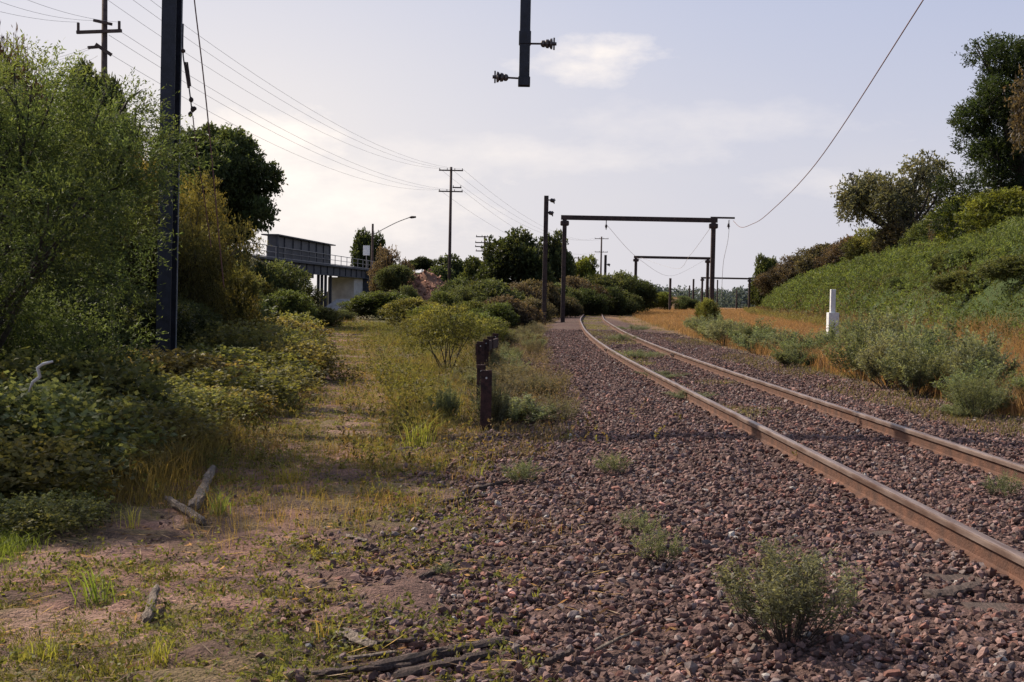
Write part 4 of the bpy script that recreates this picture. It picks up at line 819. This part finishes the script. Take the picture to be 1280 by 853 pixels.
for px in (400, 404.5, 409, 415):
    s_ = s_of(px); b_ = bp(s_, -.3); MB().box((b_.x, b_.y, (3.8+tz(b_.x, b_.y)-.5)/2), (.30, .30, 3.8-tz(b_.x, b_.y)+.5)).build('column', M_bridge, br_)
    b_ = bp(s_, -5); MB().box((b_.x, b_.y, 1.4), (.28, .28, 4.8)).build('column', M_bridge, br_)
sa, sb = s_of(442), s_of(457)
c0 = bp((sa+sb)/2, -1.9); q = (bp(1)-bp(0)).normalized().to_track_quat('Y', 'Z').to_matrix()
MB().box(c0+Vector((0, 0, 1.7)), (3.4, (sb-sa)*.8, 4.2), M=q).build('abutment', M_pale, br_)
MB().box(bp(s_of(468), -1.5)+Vector((0, 0, 3.2)), (4.2, 14, 3.3), M=q).build('end_wall', M_bridge, br_)
# concrete slope
a = at(428, 395, 128); MB().bar(at(420, 392, 128), at(440, 377, 136), 3.5, .5).build('slope_paving', M_conc, br_)
# street lamp
a = at(466, 280, 165); zb = 4.9
sl_ = empty('street_lamp', (a.x, 165, zb), label='street lamp with long angled arm at the far end of the bridge', cat='street lamp')
MB().tube([(0, 0, -.5), (0, 0, a.z-zb)], [.2, .14], 8).build('pole', M_pole, sl_)
p0 = at(467, 293, 165)-sl_.location; p1 = at(512, 272, 165)-sl_.location; p2 = at(520, 271.5, 165)-sl_.location
MB().tube(smooth_pts([p0, p0.lerp(p1, .6)+Vector((0, 0, .15)), p1]), .06, 6).build('arm', M_galv, sl_); MB().tube([p1, p1.lerp(p2, .3), p2], [.09, .18, .12], 8).build('lamp_head', M_brown, sl_)
# road sign plate at the bridge end
a = at(458, 318, 160); rs = empty('road_sign', (a.x, 160, 4.9), label='small pale road sign on the bridge approach left of the lamp', cat='sign')
MB().tube([(0, .06, -.2), (0, .06, a.z-4.9+.9)], .05, 6).build('post', M_galv, rs); MB().box((0, 0, a.z-4.9+.5), (.9, .04, 1.3)).build('sign_plate', M_white, rs, .03)
# ------------------------------------------------------------------ rusty posts (old rails stood on end)
def rpost(px, pbot, ptop, Y, wpx, label, lean=0):
    a = at(px, pbot, Y); t_ = at(px, ptop, Y); z = tz(a.x, Y); h = t_.z-z; w = wpx*Y/F
    g = empty('rusty_post', (a.x, Y, z), label=label, cat='post', group='rusty steel posts in a row left of the ballast'); g.rotation_euler.y = lean
    p = MB(); p.box((0, -.06, h/2-.15), (w, .018, h+.3)); p.box((0, .06, h/2-.15), (w*.9, .018, h+.3)); p.box((0, 0, h/2-.15), (.02, .10, h+.3)); p.build('post', M_rustpost, g, .003)
    MB().tube([(0, -.068, h-.09), (0, -.0715, h-.09)], .013, 8).build('bolt_hole', M_stonew, g)
rpost(607, 535, 463, 14.6, 14, 'nearest and tallest rusty post, with a pale bolt hole')
rpost(601, 505, 456, 17.6, 11, 'rusty post just behind the nearest one, to its left')
rpost(600, 470, 427, 24, 10, 'rusty post, left one of the farther cluster')
rpost(606, 468, 424, 26, 8, 'rusty post, second from left in the farther cluster', .03)
rpost(612, 466, 421, 29, 8, 'rusty post, third from left in the farther cluster')
rpost(618, 462, 417, 32, 8, 'rusty post, rightmost of the farther cluster', .02)
a = at(606, 452, 25); MB_ = MB().bar(at(596, 437, 23.9), at(622, 428, 31.9), .05, .22).build('rusty_rail_piece', M_rustpost); tag(MB_, 'rusty horizontal bar bridging the farther cluster of posts', 'steel bar')
# ------------------------------------------------------------------ white post
Y = 46; a = at(1042, 362, Y); z = tz(a.x, Y)
w_ = empty('marker_post', (a.x, Y, z), label='white concrete marker with a narrow post above a wider block beside the hill', cat='marker'); hb = at(1042, 391, Y).z-z
b_ = MB().box((0, 0, hb/2-.1), (.40, .36, hb+.2)).build('base_block', M_white, w_, .015); MB().box((-.02, 0, hb+(a.z-z-hb)/2), (.19, .17, a.z-z-hb)).build('post', M_white, w_, .015)
b = bmesh.new(); bmesh.ops.create_icosphere(b, subdivisions=3, radius=.13)
for v in b.verts: v.co *= 1+.25*math.sin(v.co.x*31+v.co.y*17); v.co.z *= .6
me = bpy.data.meshes.new('white_stone'); b.to_mesh(me); b.free(); me.materials.append(M_stonew)
o = link('white_stone', me); aa = at(1029, 436, 34); o.location = (aa.x, 34, tz(aa.x, 34)+.1); tag(o, 'small bright white stone lying at the edge of the saltbushes', 'stone')
# ------------------------------------------------------------------ timber debris
def log(px0, py0, px1, py1, r0, r1, label, name='log', mat=None, lift0=.03, lift1=.03, flat=1.0, seed=0, rough=.22, cat=None):
    def gp(px, py): Y = F*(CAMZ-.02)/(py-372-.0192*(px-640)); return Vector(((px-640)/F*Y, Y, 0))
    a = gp(px0, py0); b = gp(px1, py1); a.z = tz(a.x, a.y)+lift0; b.z = tz(b.x, b.y)+lift1
    rr = random.Random(seed); n = 12; d = b-a; r0 *= .8; r1 *= .8; side = d.cross(Vector((0, 0, 1))).normalized(); V = []; k = 9
    for i in range(n):
        t = i/(n-1); p = d*t+side*rr.uniform(-.1, .1)*r0*2+Vector((0, 0, rr.uniform(-.1, .1)*r0)); r = (r0+(r1-r0)*t)*(1 if 0 < i < n-1 else .62)
        u = Vector((0, 0, 1))
        for j in range(k):
            an = 2*math.pi*j/k; q = r*(1+rr.uniform(-rough, rough)); V.append(tuple(p+side*math.cos(an)*q+u*math.sin(an)*q*flat))
    Fc = [(i*k+j, i*k+(j+1) % k, (i+1)*k+(j+1) % k, (i+1)*k+j) for i in range(n-1) for j in range(k)]+[tuple(range(k))[::-1], tuple((n-1)*k+j for j in range(k))]
    me = bpy.data.meshes.new(name); me.from_pydata(V, [], Fc); me.materials.append(mat or M_timber); o = link(name, me); o.location = a
    return tag(o, label, cat or name.replace('_', ' '))
log(244, 640, 268, 592, .062, .04, 'thick weathered grey log leaning up out of the shaded brambles', lift0=.04, lift1=.07, seed=1)
log(209, 632, 256, 655, .028, .042, 'pale weathered log lying across the foot of the thick leaning log', lift0=.07, lift1=.03, seed=2)
log(186, 782, 198, 752, .035, .022, 'short pale broken stump end standing in the foreground grass', 'wood_fragment', lift0=.03, lift1=.09, seed=3)
log(428, 792, 470, 815, .055, .05, 'pale flat plank fragment on the pink dirt', 'plank', flat=.25, seed=4, lift0=.03, lift1=.035, rough=.12)
log(436, 672, 462, 680, .03, .025, 'small pale bark piece in the middle distance of the dirt', 'wood_fragment', flat=.3, seed=5)
log(470, 842, 642, 806, .05, .03, 'longest dark fallen timber at the bottom of the picture', 'fallen_timber', M_timberdk, flat=.7, seed=6)
log(500, 853, 626, 822, .04, .03, 'dark fallen timber just below the longest one', 'fallen_timber', M_timberdk, flat=.7, seed=7)
log(395, 850, 520, 838, .03, .025, 'short dark timber at the bottom edge left of the longest one', 'fallen_timber', M_timberdk, flat=.6, seed=8)
log(462, 812, 530, 806, .016, .014, 'thin dark strip of timber beside the pale plank', 'fallen_timber', M_timberdk, seed=9)
log(440, 830, 500, 822, .02, .018, 'greyish splintered strip between plank and fallen timbers', 'fallen_timber', M_timber, seed=19, flat=.5)
log(530, 727, 582, 706, .022, .009, 'dark crooked stick on the ballast edge', 'stick', M_timberdk, seed=10)
log(562, 631, 612, 624, .02, .016, 'long brown stick at the ballast edge, farthest of the sticks', 'stick', M_timberdk, seed=11)
log(582, 618, 640, 604, .035, .02, 'half buried dark stick behind the long brown one', 'stick', M_timberdk, seed=12)
log(752, 829, 815, 796, .012, .006, 'thin pale stick on the stones left of the foreground shrub', 'stick', M_timber, seed=13, lift0=.06, lift1=.06)
log(690, 842, 725, 826, .022, .015, 'short dark stick at the bottom of the ballast', 'stick', M_timberdk, seed=14, lift0=.05, lift1=.05)
log(1170, 770, 1235, 757, .07, .06, 'broken reddish timber slab lying on the ballast below the rail', 'timber_slab', M_timberdk, flat=.35, seed=15, lift0=.03, lift1=.03)
for px0, px1, py, lb, sd in ((438, 470, 417, 'farthest dark rotten sleeper lying across the grassy track', 31), (435, 462, 427, 'dark rotten sleeper across the grassy track, second farthest', 32), (428, 474, 452, 'dark rotten sleeper across the grassy track, the longest of three', 33), (492, 530, 562, 'dark half-buried timber across the track left of the gantry shadow', 34)):
    log(px0, py+2, px1, py-2, .075, .06, lb, 'rotten_sleeper', M_timberdk, flat=.6, seed=sd, rough=.35, lift0=.0, lift1=.01, cat='sleeper')
Y = 8.6; tag(MB().tube([at(36, 490, Y), at(41, 478, Y), at(50, 471, Y), at(47, 460, Y), at(54, 455, Y), at(66, 452, Y)], [.006, .012, .014, .013, .012, .008], 7).build('bare_twig', M_stonew, smooth=True), 'white crooked bare twig caught in the dark brambles at the left', 'twig')
# ------------------------------------------------------------------ light + sky
AZ, EL = R(52), R(40)
ds = Vector((-math.sin(AZ)*math.cos(EL), math.cos(AZ)*math.cos(EL), math.sin(EL)))
ld = bpy.data.lights.new('sun', 'SUN'); ld.energy = 5.4; ld.angle = R(.6); ld.color = (1, .87, .69); lo = bpy.data.objects.new('sun', ld); COL.objects.link(lo)
lo.rotation_euler = (-ds).to_track_quat('-Z', 'Y').to_euler()
w = bpy.data.worlds.new('World'); scene.world = w; w.use_nodes = True; nt = w.node_tree; N = nt.nodes; L = nt.links
for n_ in list(N): N.remove(n_)
out = N.new('ShaderNodeOutputWorld'); bg = N.new('ShaderNodeBackground'); sky = N.new('ShaderNodeTexSky'); sky.sky_type = 'NISHITA'; sky.sun_disc = False
sky.sun_elevation = EL; sky.sun_rotation = -AZ; sky.air_density = 1.0; sky.dust_density = 3.5; sky.ozone_density = 1.6
bg.inputs['Strength'].default_value = .09
def mth(op, a, b=None, clamp=False):
    n_ = N.new('ShaderNodeMath'); n_.operation = op; n_.use_clamp = clamp
    for i, v in enumerate((a, b)):
        if v is None: continue
        if isinstance(v, (int, float)): n_.inputs[i].default_value = v
        else: L.new(v, n_.inputs[i])
    return n_.outputs[0]
tc = N.new('ShaderNodeTexCoord'); sx = N.new('ShaderNodeSeparateXYZ'); L.new(tc.outputs['Generated'], sx.inputs[0])
az = mth('ARCTAN2', sx.outputs[0], sx.outputs[1]); el = mth('ARCSINE', sx.outputs[2])
cv = N.new('ShaderNodeCombineXYZ'); L.new(az, cv.inputs[0]); L.new(mth('MULTIPLY', el, 2.2), cv.inputs[1])
nz = N.new('ShaderNodeTexNoise'); nz.inputs['Scale'].default_value = 20; nz.inputs['Detail'].default_value = 7; nz.inputs['Roughness'].default_value = .6; L.new(cv.outputs[0], nz.inputs['Vector'])
nz2 = N.new('ShaderNodeTexNoise'); nz2.inputs['Scale'].default_value = 3.2; nz2.inputs['Detail'].default_value = 5; L.new(cv.outputs[0], nz2.inputs['Vector'])
def blob(px, py, rx, ry, hard=1.0):
    a0 = math.atan((px-640)/F); e0 = math.atan((372-py+(.0192*(px-640)))/F); 
    u = mth('DIVIDE', mth('SUBTRACT', az, a0), rx/F); v = mth('DIVIDE', mth('SUBTRACT', el, e0), ry/F)
    d = mth('SQRT', mth('ADD', mth('MULTIPLY', u, u), mth('MULTIPLY', v, v)))
    d = mth('ADD', d, mth('MULTIPLY', mth('SUBTRACT', nz.outputs[0], .5), 2.6))
    return mth('MULTIPLY', mth('SUBTRACT', 1.25, d), hard, True)
bs = [blob(750, 70, 62, 20, .75), blob(715, 88, 60, 18, .6), blob(330, 180, 95, 36, 1.0), blob(300, 235, 150, 50, .9), blob(420, 255, 170, 50, .7), blob(640, 195, 240, 22, .3), blob(880, 160, 170, 26, .22), blob(1060, 235, 120, 16, .25)]
mk = bs[0]
for b_ in bs[1:]: mk = mth('MAXIMUM', mk, b_)
band = mth('MULTIPLY', mth('SUBTRACT', nz2.outputs[0], .45), 1.6, True); lowm = mth('SUBTRACT', 1, mth('MULTIPLY', mth('ABSOLUTE', el), 4.2), True)
mk2 = mth('MULTIPLY', mth('ADD', mth('MULTIPLY', band, .6), .45), lowm, True)
mix0 = N.new('ShaderNodeMix'); mix0.data_type = 'RGBA'; mix0.inputs[0].default_value = .8; L.new(sky.outputs[0], mix0.inputs[6]); mix0.inputs[7].default_value = (5.6, 6.3, 8.9, 1)
mixa = N.new('ShaderNodeMix'); mixa.data_type = 'RGBA'; L.new(mk2, mixa.inputs[0]); L.new(mix0.outputs[2], mixa.inputs[6]); mixa.inputs[7].default_value = (10.0, 9.2, 8.5, 1)
u_ = mth('DIVIDE', mth('ADD', az, .26), .27); v_ = mth('DIVIDE', mth('SUBTRACT', el, .07), .20)
gl = mth('DIVIDE', .85, mth('ADD', 1.0, mth('ADD', mth('MULTIPLY', u_, u_), mth('MULTIPLY', v_, v_))))
mixg = N.new('ShaderNodeMix'); mixg.data_type = 'RGBA'; L.new(gl, mixg.inputs[0]); L.new(mixa.outputs[2], mixg.inputs[6]); mixg.inputs[7].default_value = (10.9, 10.1, 9.5, 1)
mixb = N.new('ShaderNodeMix'); mixb.data_type = 'RGBA'; L.new(mk, mixb.inputs[0]); L.new(mixg.outputs[2], mixb.inputs[6]); mixb.inputs[7].default_value = (12.2, 11.2, 10.4, 1)
mixc = N.new('ShaderNodeMix'); mixc.data_type = 'RGBA'; L.new(mth('MULTIPLY', mth('SUBTRACT', el, .27), 3.2, True), mixc.inputs[0]); L.new(mixb.outputs[2], mixc.inputs[6])
skd = N.new('ShaderNodeVectorMath'); skd.operation = 'MULTIPLY'; skd.inputs[1].default_value = (1.5, 1.5, 1.5); L.new(sky.outputs[0], skd.inputs[0]); L.new(skd.outputs[0], mixc.inputs[7])
L.new(mixc.outputs[2], bg.inputs['Color']); L.new(bg.outputs[0], out.inputs[0])
scene.view_settings.view_transform = 'Standard'; scene.view_settings.look = 'None'; scene.view_settings.exposure = 0
scene.cycles.max_bounces = 6; scene.cycles.transparent_max_bounces = 4; scene.cycles.use_denoising = True
